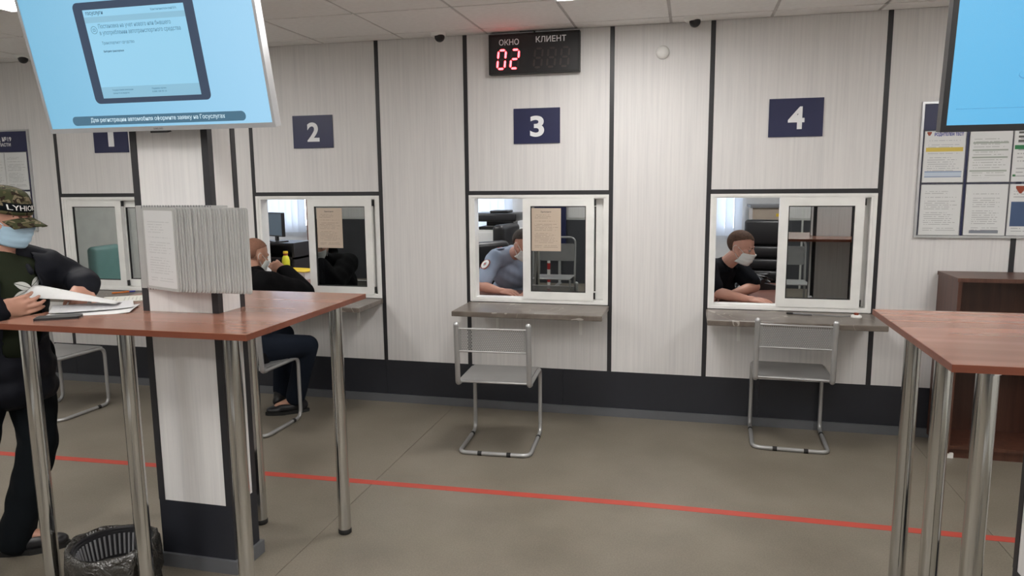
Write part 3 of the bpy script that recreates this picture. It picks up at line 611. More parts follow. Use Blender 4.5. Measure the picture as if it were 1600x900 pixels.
loose_sheet('paper_sheet', (-2.335, -2.445, 1.1003), 30, 'white paper lying nearest the column on the standing table', 'paper_white', 0.297, 0.21, 0.004)
loose_sheet('paper_sheet', (-2.385, -2.40, 1.1075), 42, 'grey printed form lying on top of the white paper', 'doc_flat', 0.297, 0.21, 0.003)
loose_sheet('magazine', (-2.405, -2.145, 1.1003), 38, 'patterned brochure at the far edge of the standing table', 'doc_map', 0.25, 0.17, 0.002, 0.004)
def pen(name, p, q, m1, m2, label):
    p, q = Vector(p), Vector(q); o = tag(empty(name, p), label, 'pen'); d = q-p
    obj('barrel', T([(0, 0, 0), d*0.72], 0.0055, 10), m1, o, True); obj('cap', T([d*0.72, d*0.96], 0.006, 10), m2, o, True); obj('tip', T([d*0.96, d], 0.003, 8, 0.001), m2, o, True)
    return o
pen('ballpoint_pen', (-4.36, -0.17, ZS+0.006), (-4.25, -0.045, ZS+0.006), 'orange', 'blue_ink', 'orange ballpoint pen with a blue cap on the marble shelf')
cp = pen('counter_pen', (0.75, -0.14, ZS+0.006), (0.60, -0.11, ZS+0.006), 'grille', 'black_plastic', 'tethered grey pen lying on the shelf of window four')
ph4 = tag(empty('pen_holder', (1.00, -0.15, ZS)), 'small round pen holder at the end of the shelf of window four', 'pen holder')
obj('base', L([(0.032, 0), (0.032, 0.008), (0.024, 0.014), (0, 0.014)]), 'card_white', ph4, True); obj('cup', L([(0.012, 0.014), (0.015, 0.026), (0, 0.026)]), 'red_brown', ph4, True)
obj('cord', T(fillet([(-0.02, 0, 0.006), (-0.09, -0.02, 0.004), (-0.17, 0.015, 0.004), (-0.245, 0.01, 0.006)], 0.05), 0.003, 8), 'grille', ph4, True)

# waste bin with a bag
bn = tag(empty('waste_bin', (-2.20, -2.60, 0)), 'small slatted waste bin lined with a crumpled black bag', 'bin')
obj('basket', L([(0.108, 0), (0.140, 0.19), (0.146, 0.195), (0.146, 0.185), (0.134, 0.18), (0.104, 0.012), (0, 0.012)], seg=36), 'black_plastic', bn, True)
for k in range(44):
    a = 2*math.pi*k/44; d = Vector((math.cos(a), math.sin(a), 0))
    obj('rib', T([d*0.1165+Vector((0, 0, 0.09)), d*0.1300+Vector((0, 0, 0.172))], 0.0042, 6), 'grille', bn)
bm = bmesh.new(); prof = [(0.139, 0.150), (0.144, 0.185), (0.150, 0.204), (0.160, 0.204), (0.166, 0.185), (0.168, 0.14), (0.165, 0.085), (0.155, 0.035), (0.150, 0.012)]
n = 96; rings = []
for i, (r, z) in enumerate(prof):
    rg = []
    for k in range(n):
        a = 2*math.pi*k/n; amp = 0.002 if i < 2 else 0.004+0.011*min(1, max(0, (i-3)/3))
        q = math.sin(a*11+i*1.3)*0.5+math.sin(a*23-i*2.1)*0.35+random.uniform(-0.35, 0.35)
        sag = 0.02*math.sin(a*2+1) if 2 <= i <= 4 else 0
        rg.append(bm.verts.new(((r+amp*q)*math.cos(a), (r+amp*q)*math.sin(a), max(0.004, z+amp*0.8*math.sin(a*7+i)+sag*0.4))))
    rings.append(rg)
for p, q in zip(rings, rings[1:]):
    for k in range(n): bm.faces.new((p[k], p[(k+1) % n], q[(k+1) % n], q[k]))
bag = obj('bag', bm, 'bin_film', bn, True, angle=3)
md = bag.modifiers.new('thickness', 'SOLIDIFY'); md.thickness = 0.0012

# ------------------------------------------------------------------ office furniture
def desk(name, x0, x1, y0, y1, label, m='desk_wood', notch=None):
    t = tag(empty(name, ((x0+x1)/2, (y0+y1)/2, 0)), label, 'desk', 'office desks'); w, d = (x1-x0)/2, (y1-y0)/2
    if notch: # L-shape: (nx, ny) inner corner kept free at the left rear
        nx, ny = notch[0]-t.location.x, notch[1]-t.location.y
        bm = bmesh.new(); pts = [(-w, -d), (w, -d), (w, d), (nx, d), (nx, ny), (-w, ny)]
        a = [bm.verts.new((x, y, 0.75)) for x, y in pts]; b = [bm.verts.new((x, y, 0.725)) for x, y in pts]; bm.faces.new(a); bm.faces.new(b[::-1])
        for i in range(6): bm.faces.new((a[i], b[i], b[(i+1) % 6], a[(i+1) % 6]))
        obj('top', bm, m, t)
        obj('side_panel', B(-w+0.01, -w+0.03, -d+0.02, ny-0.02, 0, 0.725), m, t); obj('side_panel', B(w-0.03, w-0.01, -d+0.02, d-0.02, 0, 0.725), m, t)
    else:
        obj('top', B(-w, w, -d, d, 0.725, 0.75, bev=0.002, seg=1), m, t)
        for s in (-1, 1): obj('side_panel', B(s*(w-0.02)-0.01, s*(w-0.02)+0.01, -d+0.03, d-0.03, 0, 0.725), m, t)
    obj('modesty_panel', B(-w+0.03, w-0.03, -d+0.05, -d+0.066, 0.2, 0.725), m, t)
    return t
desk('office_desk', -4.75, -3.0, 0.16, 2.1, 'large brown office desk behind the window numbered two')
desk('office_desk', -1.95, -0.55, 0.14, 0.74, 'brown office desk under the arms of the officer in blue')
desk('office_desk', -0.35, 1.25, 0.14, 1.52, 'brown corner desk under the arms of the masked officer', notch=(0.46, 0.58))
def office_chair(loc, rz, label, h=0, segs=0):
    t = tag(empty('office_chair', loc, (0, 0, R(rz))), label, 'office chair', 'black leather office chairs')
    obj('seat', B(-0.25, 0.25, -0.24, 0.26, 0.42, 0.52, bev=0.035, seg=3), 'leather', t, True)
    if segs:
        z = 0.56; hs = [0.11, 0.11, 0.11, 0.12, 0.24+h]
        for q in hs: obj('back_cushion', B(-0.255, 0.255, -0.34, -0.24, z, z+q-0.006, bev=0.03, seg=3), 'leather', t, True); z += q
        obj('back_shell', B(-0.22, 0.22, -0.37, -0.32, 0.5, z-0.05, bev=0.02), 'leather', t, True)
    else:
        obj('backrest', B(-0.25, 0.25, -0.35, -0.24, 0.53, 0.86+h*0.5, bev=0.045, seg=4), 'leather', t, True); obj('headrest', B(-0.24, 0.24, -0.37, -0.25, 0.865+h*0.5, 1.10+h, bev=0.045, seg=4), 'leather', t, True)
        obj('back_shell', B(-0.10, 0.10, -0.385, -0.33, 0.44, 1.0, bev=0.02), 'black_plastic', t, True)
    for s in (-1, 1): obj('armrest', T(fillet([(s*0.27, -0.26, 0.66), (s*0.29, 0.16, 0.67), (s*0.28, 0.10, 0.46)], 0.06, 5), 0.02, 10), 'black_plastic', t, True)
    obj('gas_column', L([(0.028, 0.09), (0.028, 0.43)], seg=14), 'black_plastic', t, True)
    for k in range(5):
        a = 2*math.pi*k/5; d = Vector((math.cos(a), math.sin(a), 0)); g = obj('base_leg', T([Vector((0, 0, 0.11)), d*0.29+Vector((0, 0, 0.075))], 0.024, 10, 0.015), 'black_plastic', t, True)
        bm = L([(0.0, -0.012), (0.028, -0.012), (0.028, 0.012), (0, 0.012)], seg=14); bmesh.ops.rotate(bm, verts=bm.verts, matrix=Matrix.Rotation(R(90), 3, 'X')); bmesh.ops.translate(bm, verts=bm.verts, vec=d*0.29+Vector((0, 0, 0.028))); obj('caster', bm, 'rubber', g, True)
    return t
office_chair((-1.47, 1.00, 0), 233, 'black leather office chair behind the officer in the blue shirt', 0.0)
office_chair((-1.42, 1.95, 0), -97, 'tall black leather office chair turned sideways before the printer', 0.11)
office_chair((0.72, 1.98, 0), 172, 'black leather office chair with ribbed back behind the masked officer', 0.0, 1)
st = tag(empty('office_stool', (0.10, 0.90, 0)), 'dark round stool under the masked officer in black', 'stool')
obj('seat', L([(0.0, 0.40), (0.17, 0.40), (0.185, 0.415), (0.185, 0.44), (0.17, 0.455), (0, 0.457)]), 'leather', st, True); obj('post', L([(0.025, 0.02), (0.025, 0.40)], seg=14), 'black_plastic', st, True); obj('foot_plate', L([(0.0, 0), (0.2, 0), (0.2, 0.012), (0.03, 0.03), (0, 0.03)]), 'black_plastic', st, True)
tc = tag(empty('teal_chair', (-5.90, -1.66, 0), (0, 0, R(-100))), 'teal covered chair mirrored in the pane of the window numbered one', 'chair')
obj('backrest', B(-0.24, 0.24, -0.26, -0.16, 0.56, 0.98, bev=0.049, seg=5), 'teal_cover', tc, True); obj('seat', B(-0.24, 0.24, -0.2, 0.24, 0.38, 0.47, bev=0.03, seg=3), 'teal_cover', tc, True); obj('back_plate', B(-0.2, 0.2, -0.27, -0.2, 0.4, 0.6), 'rack_grey', tc)
for sx in (-1, 1):
    for sy in (-1, 1): obj('leg', T([(sx*0.2, sy*0.19, 0), (sx*0.18, sy*0.17, 0.39)], 0.014, 10), 'chrome', tc, True)
nb = tag(empty('information_stand', (-2.35, YB+0.05, 0)), 'tall dark blue information stand mirrored in the pane of window three', 'stand')
obj('panel', B(-0.45, 0.45, 0, 0.04, 0.4, 1.75), 'navy', nb)
for s in (-0.35, 0.35): obj('leg', B(s-0.02, s+0.02, 0, 0.04, 0, 0.4), 'aluminium', nb); obj('foot', B(s-0.03, s+0.03, 0, 0.3, 0, 0.015), 'aluminium', nb)
bp = tag(empty('barrier_post', (-1.80, -4.55, 0)), 'red and white striped barrier post mirrored in the panes', 'barrier')
obj('foot_disc', L([(0.16, 0), (0.16, 0.02), (0.03, 0.04), (0, 0.04)]), 'rubber', bp, True)
for k in range(10): obj('stripe', T([(0, 0, 0.04+k*0.085), (0, 0, 0.04+(k+1)*0.085)], 0.021, 12), 'red' if k % 2 else 'pvc_white', bp, True)

mn = tag(empty('monitor', (-3.97, 1.56, 1.045), (0, 0, R(-28))), 'black flat computer monitor on a riser behind window two', 'monitor')
obj('shell', poly(rrect(-0.13, 0.13, 0.055, 0.29, 0.008), -0.012, 0.022), 'black_plastic', mn); obj('screen', B(-0.122, 0.122, -0.0135, -0.012, 0.066, 0.280), 'monitor_dim', mn); obj('neck', B(-0.02, 0.02, -0.005, 0.015, 0.01, 0.07), 'black_plastic', mn); obj('base', B(-0.09, 0.09, -0.07, 0.08, 0, 0.012, bev=0.004), 'black_plastic', mn)
rs = tag(empty('desk_riser', (-3.98, 1.62, 0.75)), 'black shelf unit under the monitor on the office desk', 'shelf unit')
for z in (0.0, 0.135, 0.275): obj('shelf', B(-0.27, 0.27, -0.19, 0.19, z, z+0.02), 'black_plastic', rs)
for x in (-0.27, 0.25): obj('side', B(x, x+0.02, -0.19, 0.19, 0.02, 0.275), 'black_plastic', rs)
obj('back', B(-0.25, 0.25, 0.17, 0.19, 0.02, 0.275), 'black_plastic', rs)
bt = tag(empty('bottle', (-3.735, 1.32, 0.775)), 'yellow plastic bottle with a brown neck on the office desk', 'bottle')
obj('body', L([(0.030, 0), (0.036, 0.006), (0.037, 0.11), (0.030, 0.145), (0.020, 0.162), (0, 0.162)]), 'yellow_green', bt, True); obj('collar', L([(0.020, 0.162), (0.021, 0.182), (0, 0.182)]), 'red_brown', bt, True); obj('cap', L([(0.024, 0.182), (0.022, 0.202), (0, 0.204)]), 'yellow', bt, True)
fo = tag(empty('folder', (-3.50, 1.15, 0.75), (0, 0, R(-12))), 'yellow cardboard folder on a paper stack behind window two', 'folder')
obj('cover', B(-0.17, 0.17, -0.12, 0.12, 0.07, 0.076), 'yellow', fo); obj('paper_stack', B(-0.16, 0.16, -0.11, 0.11, 0, 0.07), 'paper_white', fo)
ps = loose_sheet('paper_sheet', (-3.20, 0.62, 0.7505), 12, 'crumpled white paper on the desk behind window two', 'doc_flat', 0.30, 0.22, 0.02, 0.001, 'papers in the office')
wd = tag(empty('wardrobe', (-3.70, 2.62, 0)), 'tall brown wooden wardrobe behind the window numbered two', 'wardrobe')
obj('body', B(-0.40, 0.40, -0.22, 0.22, 0, 2.05), 'desk_wood', wd)
for s in (-1, 1): d_ = obj('door', B(s*0.2-0.197, s*0.2+0.197, -0.238, -0.22, 0.06, 2.03), 'desk_wood', wd); obj('handle', T([(s*0.03, -0.25, 1.0), (s*0.03, -0.25, 1.14)], 0.006, 8), 'aluminium', d_)
wcab = tag(empty('office_cabinet', (-1.95, 2.5, 0)), 'low white office cabinet under the black printer', 'cabinet')
obj('body', B(-0.42, 0.42, -0.2, 0.25, 0, 1.13, bev=0.003, seg=1), 'pvc_white', wcab)
for s in (-1, 1): d_ = obj('door', B(s*0.2-0.195, s*0.2+0.195, -0.218, -0.2, 0.05, 0.90), 'card_white', wcab); obj('handle', B(s*0.03-0.006, s*0.03+0.006, -0.235, -0.218, 0.6, 0.72), 'aluminium', d_)
obj('drawer_front', B(-0.395, 0.395, -0.218, -0.2, 0.92, 1.10), 'card_white', wcab)
pr = tag(empty('printer', (-1.94, 2.45, 1.13)), 'black multifunction printer with scanner lid on the white cabinet', 'printer')
obj('base_tray', B(-0.17, 0.17, -0.12, 0.20, 0, 0.03, bev=0.006), 'black_plastic', pr); obj('body', B(-0.12, 0.17, 0.0, 0.20, 0.03, 0.085, bev=0.006), 'black_plastic', pr); obj('scanner_lid', B(-0.235, 0.245, -0.20, 0.20, 0.085, 0.170, bev=0.02, seg=3), 'black_plastic', pr, True)
obj('paper_feeder', B(-0.05, 0.14, -0.12, 0.12, 0.170, 0.195, bev=0.010), 'black_plastic', pr, True); obj('paper', B(-0.10, 0.04, -0.11, -0.01, 0.03, 0.036), 'paper_white', pr)
pr2 = tag(empty('copier', (-1.33, 2.5, 1.0)), 'black copier beside the printer behind the officer in blue', 'copier')
obj('body', B(-0.15, 0.20, -0.2, 0.2, 0.0, 0.20, bev=0.015), 'black_plastic', pr2, True); obj('lid', B(-0.155, 0.205, -0.205, 0.205, 0.205, 0.30, bev=0.015), 'black_plastic', pr2, True)
sd = tag(empty('side_stand', (-1.50, 2.5, 0)), 'narrow white stand under the copier', 'stand'); obj('body', B(-0.02, 0.25, -0.2, 0.2, 0, 1.0), 'card_white', sd); sd.location.x = -1.43
fc = tag(empty('file_cabinet', (1.10, 2.86, 0)), 'tan file cabinet with yellow labels behind the masked officer', 'cabinet')
obj('body', B(-0.50, 0.50, -0.2, 0.25, 0, 1.34, bev=0.004), 'tan_metal', fc); obj('top_plate', B(-0.52, 0.52, -0.22, 0.26, 1.34, 1.365), 'grille', fc)
for z in (0.06, 0.38, 0.70, 1.02):
    for s in (-1, 1):
        d_ = obj('drawer', B(s*0.24-0.23, s*0.24+0.23, -0.216, -0.2, z, z+0.29), 'tan_metal', fc); obj('label_plate', B(s*0.24-0.04, s*0.24+0.04, -0.218, -0.216, z+0.235, z+0.265), 'yellow', d_); obj('handle', B(s*0.24-0.06, s*0.24+0.06, -0.232, -0.216, z+0.12, z+0.135), 'aluminium', d_)
tp = tag(empty('desk_phone', (0.60, 1.18, 0.75), (0, 0, R(20))), 'black desk telephone beside the masked officer', 'telephone')
obj('body', poly([(-0.09, 0), (0.09, 0), (0.09, 0.025), (-0.09, 0.06)], -0.08, 0.08), 'black_plastic', tp); obj('handset', T(fillet([(-0.06, -0.09, 0.07), (-0.06, 0.0, 0.085), (-0.06, 0.09, 0.07)], 0.03), 0.02, 10), 'black_plastic', tp, True)
cl = tag(empty('cable_tangle', (0.52, 1.36, 0.75)), 'tangle of black cables with a white tag on the desk', 'cables')
pts = [Vector((0.14*math.sin(k*1.9)+0.02*k/10, 0.06*math.cos(k*2.3), 0.03+0.035*(1+math.sin(k*1.3)))) for k in range(16)]
obj('cable', T(fillet(pts, 0.03, 4), 0.007, 8), 'black_plastic', cl, True); obj('white_tag', B(0.02, 0.05, -0.085, -0.08, 0.03, 0.08), 'card_white', cl)

# ------------------------------------------------------------------ people
V = Vector
def cap(bm, p0, p1, r0, r1, seg=14):
    p0, p1 = V(p0), V(p1); x, y, d = frame_of(p1-p0); rings = []
    for k in range(-4, 5):
        pass
    prof = [(p0-d*r0*math.cos(a), r0*math.sin(a)) for a in [math.pi/2*i/4 for i in range(1, 5)]]+[(p1+d*r1*math.sin(a), r1*math.cos(a)) for a in [math.pi/2*i/4 for i in range(0, 4)]]
    s = bm.verts.new(p0-d*r0); e = bm.verts.new(p1+d*r1)
    for c, r in prof: rings.append([bm.verts.new(c+x*r*math.cos(2*math.pi*k/seg)+y*r*math.sin(2*math.pi*k/seg)) for k in range(seg)])
    for a, b in zip(rings, rings[1:]):
        for k in range(seg): bm.faces.new((a[k], a[(k+1) % seg], b[(k+1) % seg], b[k]))
    for k in range(seg): bm.faces.new((s, rings[0][(k+1) % seg], rings[0][k])); bm.faces.new((e, rings[-1][k], rings[-1][(k+1) % seg]))
def ell(bm, c, r, fr=None):
    m = Matrix.Identity(3) if fr is None else Matrix(fr).transposed()
    bmesh.ops.create_uvsphere(bm, u_segments=20, v_segments=14, radius=1, matrix=Matrix.Translation(V(c)) @ m.to_4x4() @ Matrix.Diagonal((*r, 1)))
def limb(bm, pts, rs):
    for a, b, p, q in zip(pts, pts[1:], rs, rs[1:]): cap(bm, a, b, p, q)
def remesh(bm, vox, smooth=3):
    me = bpy.data.meshes.new('tmp'); bmesh.ops.recalc_face_normals(bm, faces=bm.faces); bm.to_mesh(me); bm.free()
    o = bpy.data.objects.new('tmp', me); C.objects.link(o); md = o.modifiers.new('r', 'REMESH'); md.mode = 'VOXEL'; md.voxel_size = vox
    m2 = bpy.data.meshes.new_from_object(o.evaluated_get(bpy.context.evaluated_depsgraph_get())); bpy.data.objects.remove(o); bpy.data.meshes.remove(me)
    b = bmesh.new(); b.from_mesh(m2); bpy.data.meshes.remove(m2)
    for _ in range(smooth): bmesh.ops.smooth_vert(b, verts=b.verts, factor=0.5, use_axis_x=True, use_axis_y=True, use_axis_z=True)
    return b
def hframe(f, u=V((0, 0, 1))):
    f = V(f).normalized(); r = f.cross(u).normalized(); return r, f, r.cross(f)
def head(bm, c, f):
    r, f, u = hframe(f); P = lambda x, y, z: V(c)+r*x+f*y+u*z; fr = (r, f, u)
    ell(bm, P(0, -0.014, 0.032), (0.074, 0.094, 0.084), fr); ell(bm, P(0, 0.022, -0.035), (0.060, 0.066, 0.080), fr)
    ell(bm, P(0, 0.055, -0.085), (0.036, 0.030, 0.026), fr); ell(bm, P(0, 0.078, -0.095), (0.020, 0.014, 0.016), fr)
    cap(bm, P(-0.034, 0.068, 0.020), P(0.034, 0.068, 0.020), 0.014, 0.014); cap(bm, P(0, 0.084, 0.010), P(0, 0.102, -0.024), 0.008, 0.013); ell(bm, P(0, 0.088, -0.028), (0.018, 0.014, 0.010), fr)
    for s in (-1, 1):
        ell(bm, P(s*0.040, 0.058, -0.022), (0.020, 0.022, 0.022), fr); ell(bm, P(s*0.073, -0.012, -0.008), (0.010, 0.020, 0.032), fr); cap(bm, P(s*0.066, -0.004, -0.03), P(s*0.030, 0.06, -0.085), 0.016, 0.014)
    cap(bm, P(-0.020, 0.080, -0.056), P(0.020, 0.080, -0.056), 0.008, 0.008); cap(bm, P(-0.016, 0.079, -0.068), P(0.016, 0.079, -0.068), 0.008, 0.008)
def hand(bm, w, d, n, side, curl=0.35, thumb=0.5):
    """w wrist, d towards the fingers, n out of the back of the hand, side +1: thumb along n x d"""
    w, d = V(w), V(d).normalized(); n = V(n); n = (n-d*n.dot(d)).normalized(); t = n.cross(d)*side
    fr = (t, d, n); ell(bm, w+d*0.052, (0.041, 0.056, 0.016), fr); ell(bm, w+d*0.072+t*0.004, (0.043, 0.030, 0.014), fr); cap(bm, w-d*0.02, w+d*0.03, 0.024, 0.026)
    for i, ln in enumerate((0.80, 0.94, 1.0, 0.92)):
        p = w+d*(0.088-0.006*abs(i-2))+t*(-0.033+0.0225*i); a = curl*(1.0+0.08*(3-i)); dd = d
        for k, (l, r0, r1) in enumerate(((0.043, 0.0098, 0.0090), (0.027, 0.0090, 0.0084), (0.021, 0.0084, 0.0072))):
            ang = a*(k+0.7); dd = d*math.cos(ang)-n*math.sin(ang); q = p+dd*l*ln; cap(bm, p, q, r0, r1, 10); p = q
    p = w+d*0.026+t*0.030-n*0.004
    for l, dd, r0, r1 in ((0.040, d*0.62+t*0.72-n*0.25, 0.0135, 0.0115), (0.032, d*(0.85)+t*(0.72-thumb)-n*0.40, 0.0115, 0.0100), (0.024, d*0.9+t*(0.45-thumb)-n*0.45, 0.0100, 0.0080)):
        q = p+dd.normalized()*l; cap(bm, p, q, r0, r1, 10); p = q
def shoe(c, d, L_=0.275):
    bm = bmesh.new(); d = V((d[0], d[1], 0)).normalized(); r = d.cross(V((0, 0, 1))); c = V((c[0], c[1], 0)); fr = (r, d, V((0, 0, 1)))
    P = lambda x, y, z: c+r*x+d*y+V((0, 0, z))
    ell(bm, P(0, -0.03, 0.052), (0.037, 0.062, 0.048), fr); ell(bm, P(0, 0.06, 0.045), (0.043, 0.09, 0.038), fr); ell(bm, P(0, 0.135, 0.034), (0.046, 0.062, 0.030), fr); cap(bm, P(0, -0.03, 0.06), P(0, -0.02, 0.11), 0.045, 0.047)
    b = remesh(bm, 0.007, 3)
    for v in b.verts: v.co.z = max(v.co.z, 0.012)
    so = bmesh.new(); n = 40
    def outline(k):
        a = 2*math.pi*k/n; y = math.cos(a); return P((0.050 if y > 0 else 0.042)*math.sin(a)*(1-0.12*abs(y)), 0.052+0.150*y, 0)
    a = [so.verts.new(outline(k)) for k in range(n)]; e = [so.verts.new(outline(k)+V((0, 0, 0.022))) for k in range(n)]
    so.faces.new(a[::-1]); so.faces.new(e)
    for k in range(n): so.faces.new((a[k], a[(k+1) % n], e[(k+1) % n], e[k]))
    return b, so
def torso(bm, J, k=0.0, arms='long', low=0.0, belly=0.0, taper=1.0):
    r = (V(J['sr'])-V(J['sl'])).normalized(); pel, sh = V(J['pel']), (V(J['sr'])+V(J['sl']))*0.5; u = (sh-pel).normalized(); f = u.cross(r).normalized(); fr = (r, f, u); ln = (sh-pel).length
    if low: ell(bm, pel-V((0, 0, low)), (0.172+k, 0.128+k+belly, 0.10), fr); ell(bm, pel-V((0, 0, low*0.4)), (0.172+k, 0.128+k+belly, 0.13), fr)
    ell(bm, pel+u*0.02, (0.160+k, 0.115+k, 0.13), fr); ell(bm, pel+u*ln*0.35+f*belly*0.5, (0.152+k, 0.115+k+belly, 0.16), fr); ell(bm, pel+u*ln*0.68, (0.170+k, 0.122+k, 0.17), fr)
    cap(bm, V(J['sl'])+r*0.03-u*0.01, V(J['sr'])-r*0.03-u*0.01, 0.062+k, 0.062+k); cap(bm, sh-u*0.03, sh+u*0.02+f*0.01, 0.095+k, 0.060+k)
    for s in 'lr':
        S, E_, W = V(J['s'+s]), V(J['e'+s]), V(J['w'+s])
        if arms == 'long': limb(bm, [S, S.lerp(E_, 0.5), E_, E_.lerp(W, 0.5), W-(W-E_).normalized()*0.015], [0.058+k, 0.052+k, 0.046+k, 0.042+k, 0.036+k])
        elif arms == 'short': limb(bm, [S, S.lerp(E_, 0.75)], [0.060+k, 0.060+k])
        elif arms == 'bare': limb(bm, [S, S.lerp(E_, 0.5), E_, E_.lerp(W, 0.35), W], [0.054, 0.048, 0.040, 0.041, 0.026])
def legs(bm, J, k=0.0, end=0.0):
    for s in 'lr':
        H, K, A = V(J['h'+s]), V(J['k'+s]), V(J['a'+s]); A2 = A+(K-A).normalized()*end
        limb(bm, [H, H.lerp(K, 0.5), K, K.lerp(A2, 0.4), A2], [0.085+k, 0.072+k, 0.055+k, 0.052+k, (0.036 if k < 0.005 else 0.048)+k])
    cap(bm, J['hl'], J['hr'], 0.095+k, 0.095+k)
def person(base, J, skinm, label, vox=0.0048):
    bm = bmesh.new(); head(bm, J['head'], J['hf']); sh = (V(J['sr'])+V(J['sl']))*0.5; r_, f_, u_ = hframe(J['hf'])
    cap(bm, sh, V(J['head'])-u_*0.06-f_*0.015, 0.058, 0.052); torso(bm, J, -0.006, 'bare'); legs(bm, J, -0.004)
    for s in 'lr':
        hand(bm, J['w'+s], J['hd'+s], J['hn'+s], J.get('ts'+s, 1), J.get('curl'+s, 0.35), J.get('th'+s, 0.5))
        A = V(J['a'+s]); d = V((*J['t'+s], 0)).normalized(); cap(bm, A, A+d*0.12-V((0, 0, 0.035)), 0.034, 0.024)
    b = remesh(bm, vox, 2); o = obj('person', b, skinm, None, True, base, 3); o.location = base
    for s in 'lr':
        bs, so = shoe((J['a'+s][0], J['a'+s][1]), J['t'+s]); q = obj('shoe', bs, J.get('shoe', 'black_plastic'), o, True, base, 3); obj('sole', so, 'rubber', q, False, base)
    for s in (-1, 1):
        e = bmesh.new(); ell(e, V(J['head'])+r_*s*0.031+f_*0.0715+u_*0.003, (0.0105, 0.008, 0.0065), (r_, f_, u_)); q = obj('eye', e, 'eye_white', o, True, base)
        e = bmesh.new(); ell(e, V(J['head'])+r_*s*0.031+f_*0.0775+u_*0.003, (0.0048, 0.003, 0.0048), (r_, f_, u_)); obj('iris', e, 'eye_dark', q, True, base)
        e = bmesh.new(); cap(e, V(J['head'])+r_*s*0.018+f_*0.083+u_*0.022, V(J['head'])+r_*s*0.046+f_*0.070+u_*0.024, 0.0036, 0.0026); obj('eyebrow', e, 'hair_short', o, True, base)
    return tag(o, label, 'person')
def hair(o, base, J, m, cut=-0.02, slope=0.75, grow=0.006, low=-0.05):
    r, f, u = hframe(J['hf']); c = V(J['head']); bm = bmesh.new(); bmesh.ops.create_uvsphere(bm, u_segments=96, v_segments=64, radius=1)
    R_ = (0.074+grow, 0.094+grow, 0.084+grow)
    for v in bm.verts: v.co = V((v.co.x*R_[0], v.co.y*R_[1]-0.014, v.co.z*R_[2]+0.032))
    dead = [v for v in bm.verts if v.co.z < max(cut+slope*v.co.y, low) or (v.co.y > -0.035 and v.co.z < 0.045+0.35*v.co.y and abs(v.co.x) > 0.045) or v.co.z < 0.05+0.5*v.co.y-8*max(0, 0.06-abs(v.co.x))**2 and v.co.y > -0.02]
    bmesh.ops.delete(bm, geom=dead, context='VERTS')
    for _ in range(12): bmesh.ops.smooth_vert(bm, verts=[v for v in bm.verts if v.is_boundary], factor=0.5, use_axis_x=True, use_axis_y=True, use_axis_z=True)
    for v in bm.verts: v.co = c+r*v.co.x+f*v.co.y+u*v.co.z
    h = obj('hair', bm, m, o, True, base, 3); q = h.modifiers.new('t', 'SOLIDIFY'); q.thickness = 0.010; q.offset = -1
    return h
def mask(o, base, J, m):
    r, f, u = hframe(J['hf']); c = V(J['head']); P = lambda x, y, z: c+r*x+f*y+u*z; bm = bmesh.new(); nu, nv = 20, 12; g = {}
    for i in range(nu+1):
        for j in range(nv+1):
            a = (i/nu-0.5)*2; v = j/nv; z = -0.016-0.094*v*(1-0.18*abs(a)**2)-0.004*abs(a)
            front = 0.118-0.020*v if v < 0.7 else 0.118-0.014-0.06*(v-0.7)
            y = front-(0.075+0.012*v)*abs(a)**1.7+0.0022*math.sin(v*22); x = 0.070*math.sin(a*1.35)*(1-0.10*v)
            g[i, j] = bm.verts.new(P(x, y, z))
    for i in range(nu):
        for j in range(nv): bm.faces.new((g[i, j], g[i+1, j], g[i+1, j+1], g[i, j+1]))
    q = obj('face_mask', bm, m, o, True, base, 3); md = q.modifiers.new('t', 'SOLIDIFY'); md.thickness = 0.003
    for s in (-1, 1): bm = T(fillet([P(s*0.066, 0.046, -0.018), P(s*0.080, -0.02, 0.022), P(s*0.082, -0.034, -0.010), P(s*0.068, 0.040, -0.085)], 0.02), 0.0016, 6); obj('ear_loop', bm, m, q, True, base)
    return q

# --- man in camouflage cap at the standing table
b1 = V((-2.87, -2.48, 0))
J = dict(pel=(-2.86, -2.41, 0.90), sl=(-2.815, -2.205, 1.245), sr=(-2.905, -2.58, 1.285), el=(-2.775, -2.065, 1.158), er=(-2.85, -2.80, 1.09), wl=(-2.575, -2.235, 1.172), wr=(-2.675, -2.575, 1.118),
         head=(-2.815, -2.365, 1.470), hf=(0.95, 0.08, -0.20), hl=(-2.84, -2.325, 0.86), hr=(-2.88, -2.495, 0.86), kl=(-2.775, -2.365, 0.48), kr=(-2.87, -2.58, 0.48), al=(-2.845, -2.455, 0.09), ar=(-2.95, -2.665, 0.09),
         tl=(0.83, 0.55), tr=(0.95, 0.1), hdl=(0.30, -0.80, -0.42), hnl=(0.55, -0.15, 0.75), hdr=(0.86, 0.42, 0.12), hnr=(0.35, -0.80, -0.25), tsr=-1, tsl=-1, curll=0.55, curlr=0.45, thr=0.9)
J['tsl'] = 1; J['tsr'] = -1
p1 = person(b1, J, 'skin_a', 'man in camouflage cap, blue mask and dark jacket reading papers at the table')
bm = bmesh.new(); torso(bm, J, 0.010, 'none', 0.02); ts_ = obj('t_shirt', remesh(bm, 0.009, 3), 'shirt_green', p1, True, b1, 3)
bm = bmesh.new(); torso(bm, J, 0.028, 'long', 0.16, 0.02); jb = remesh(bm, 0.009, 4)
r = (V(J['sr'])-V(J['sl'])).normalized(); pel, sh = V(J['pel']), (V(J['sr'])+V(J['sl']))*0.5; u = (sh-pel).normalized(); f = u.cross(r).normalized()
dead = [v for v in jb.verts if (v.co-pel).dot(f) > 0.03 and abs((v.co-pel).dot(r)+0.0) < 0.075-0.10*max(0, 0.12-(v.co-pel).dot(u)) and (v.co-pel).dot(u) > 0.0 and (v.co-sh).dot(u) < 0.09]
bmesh.ops.delete(jb, geom=dead, context='VERTS')
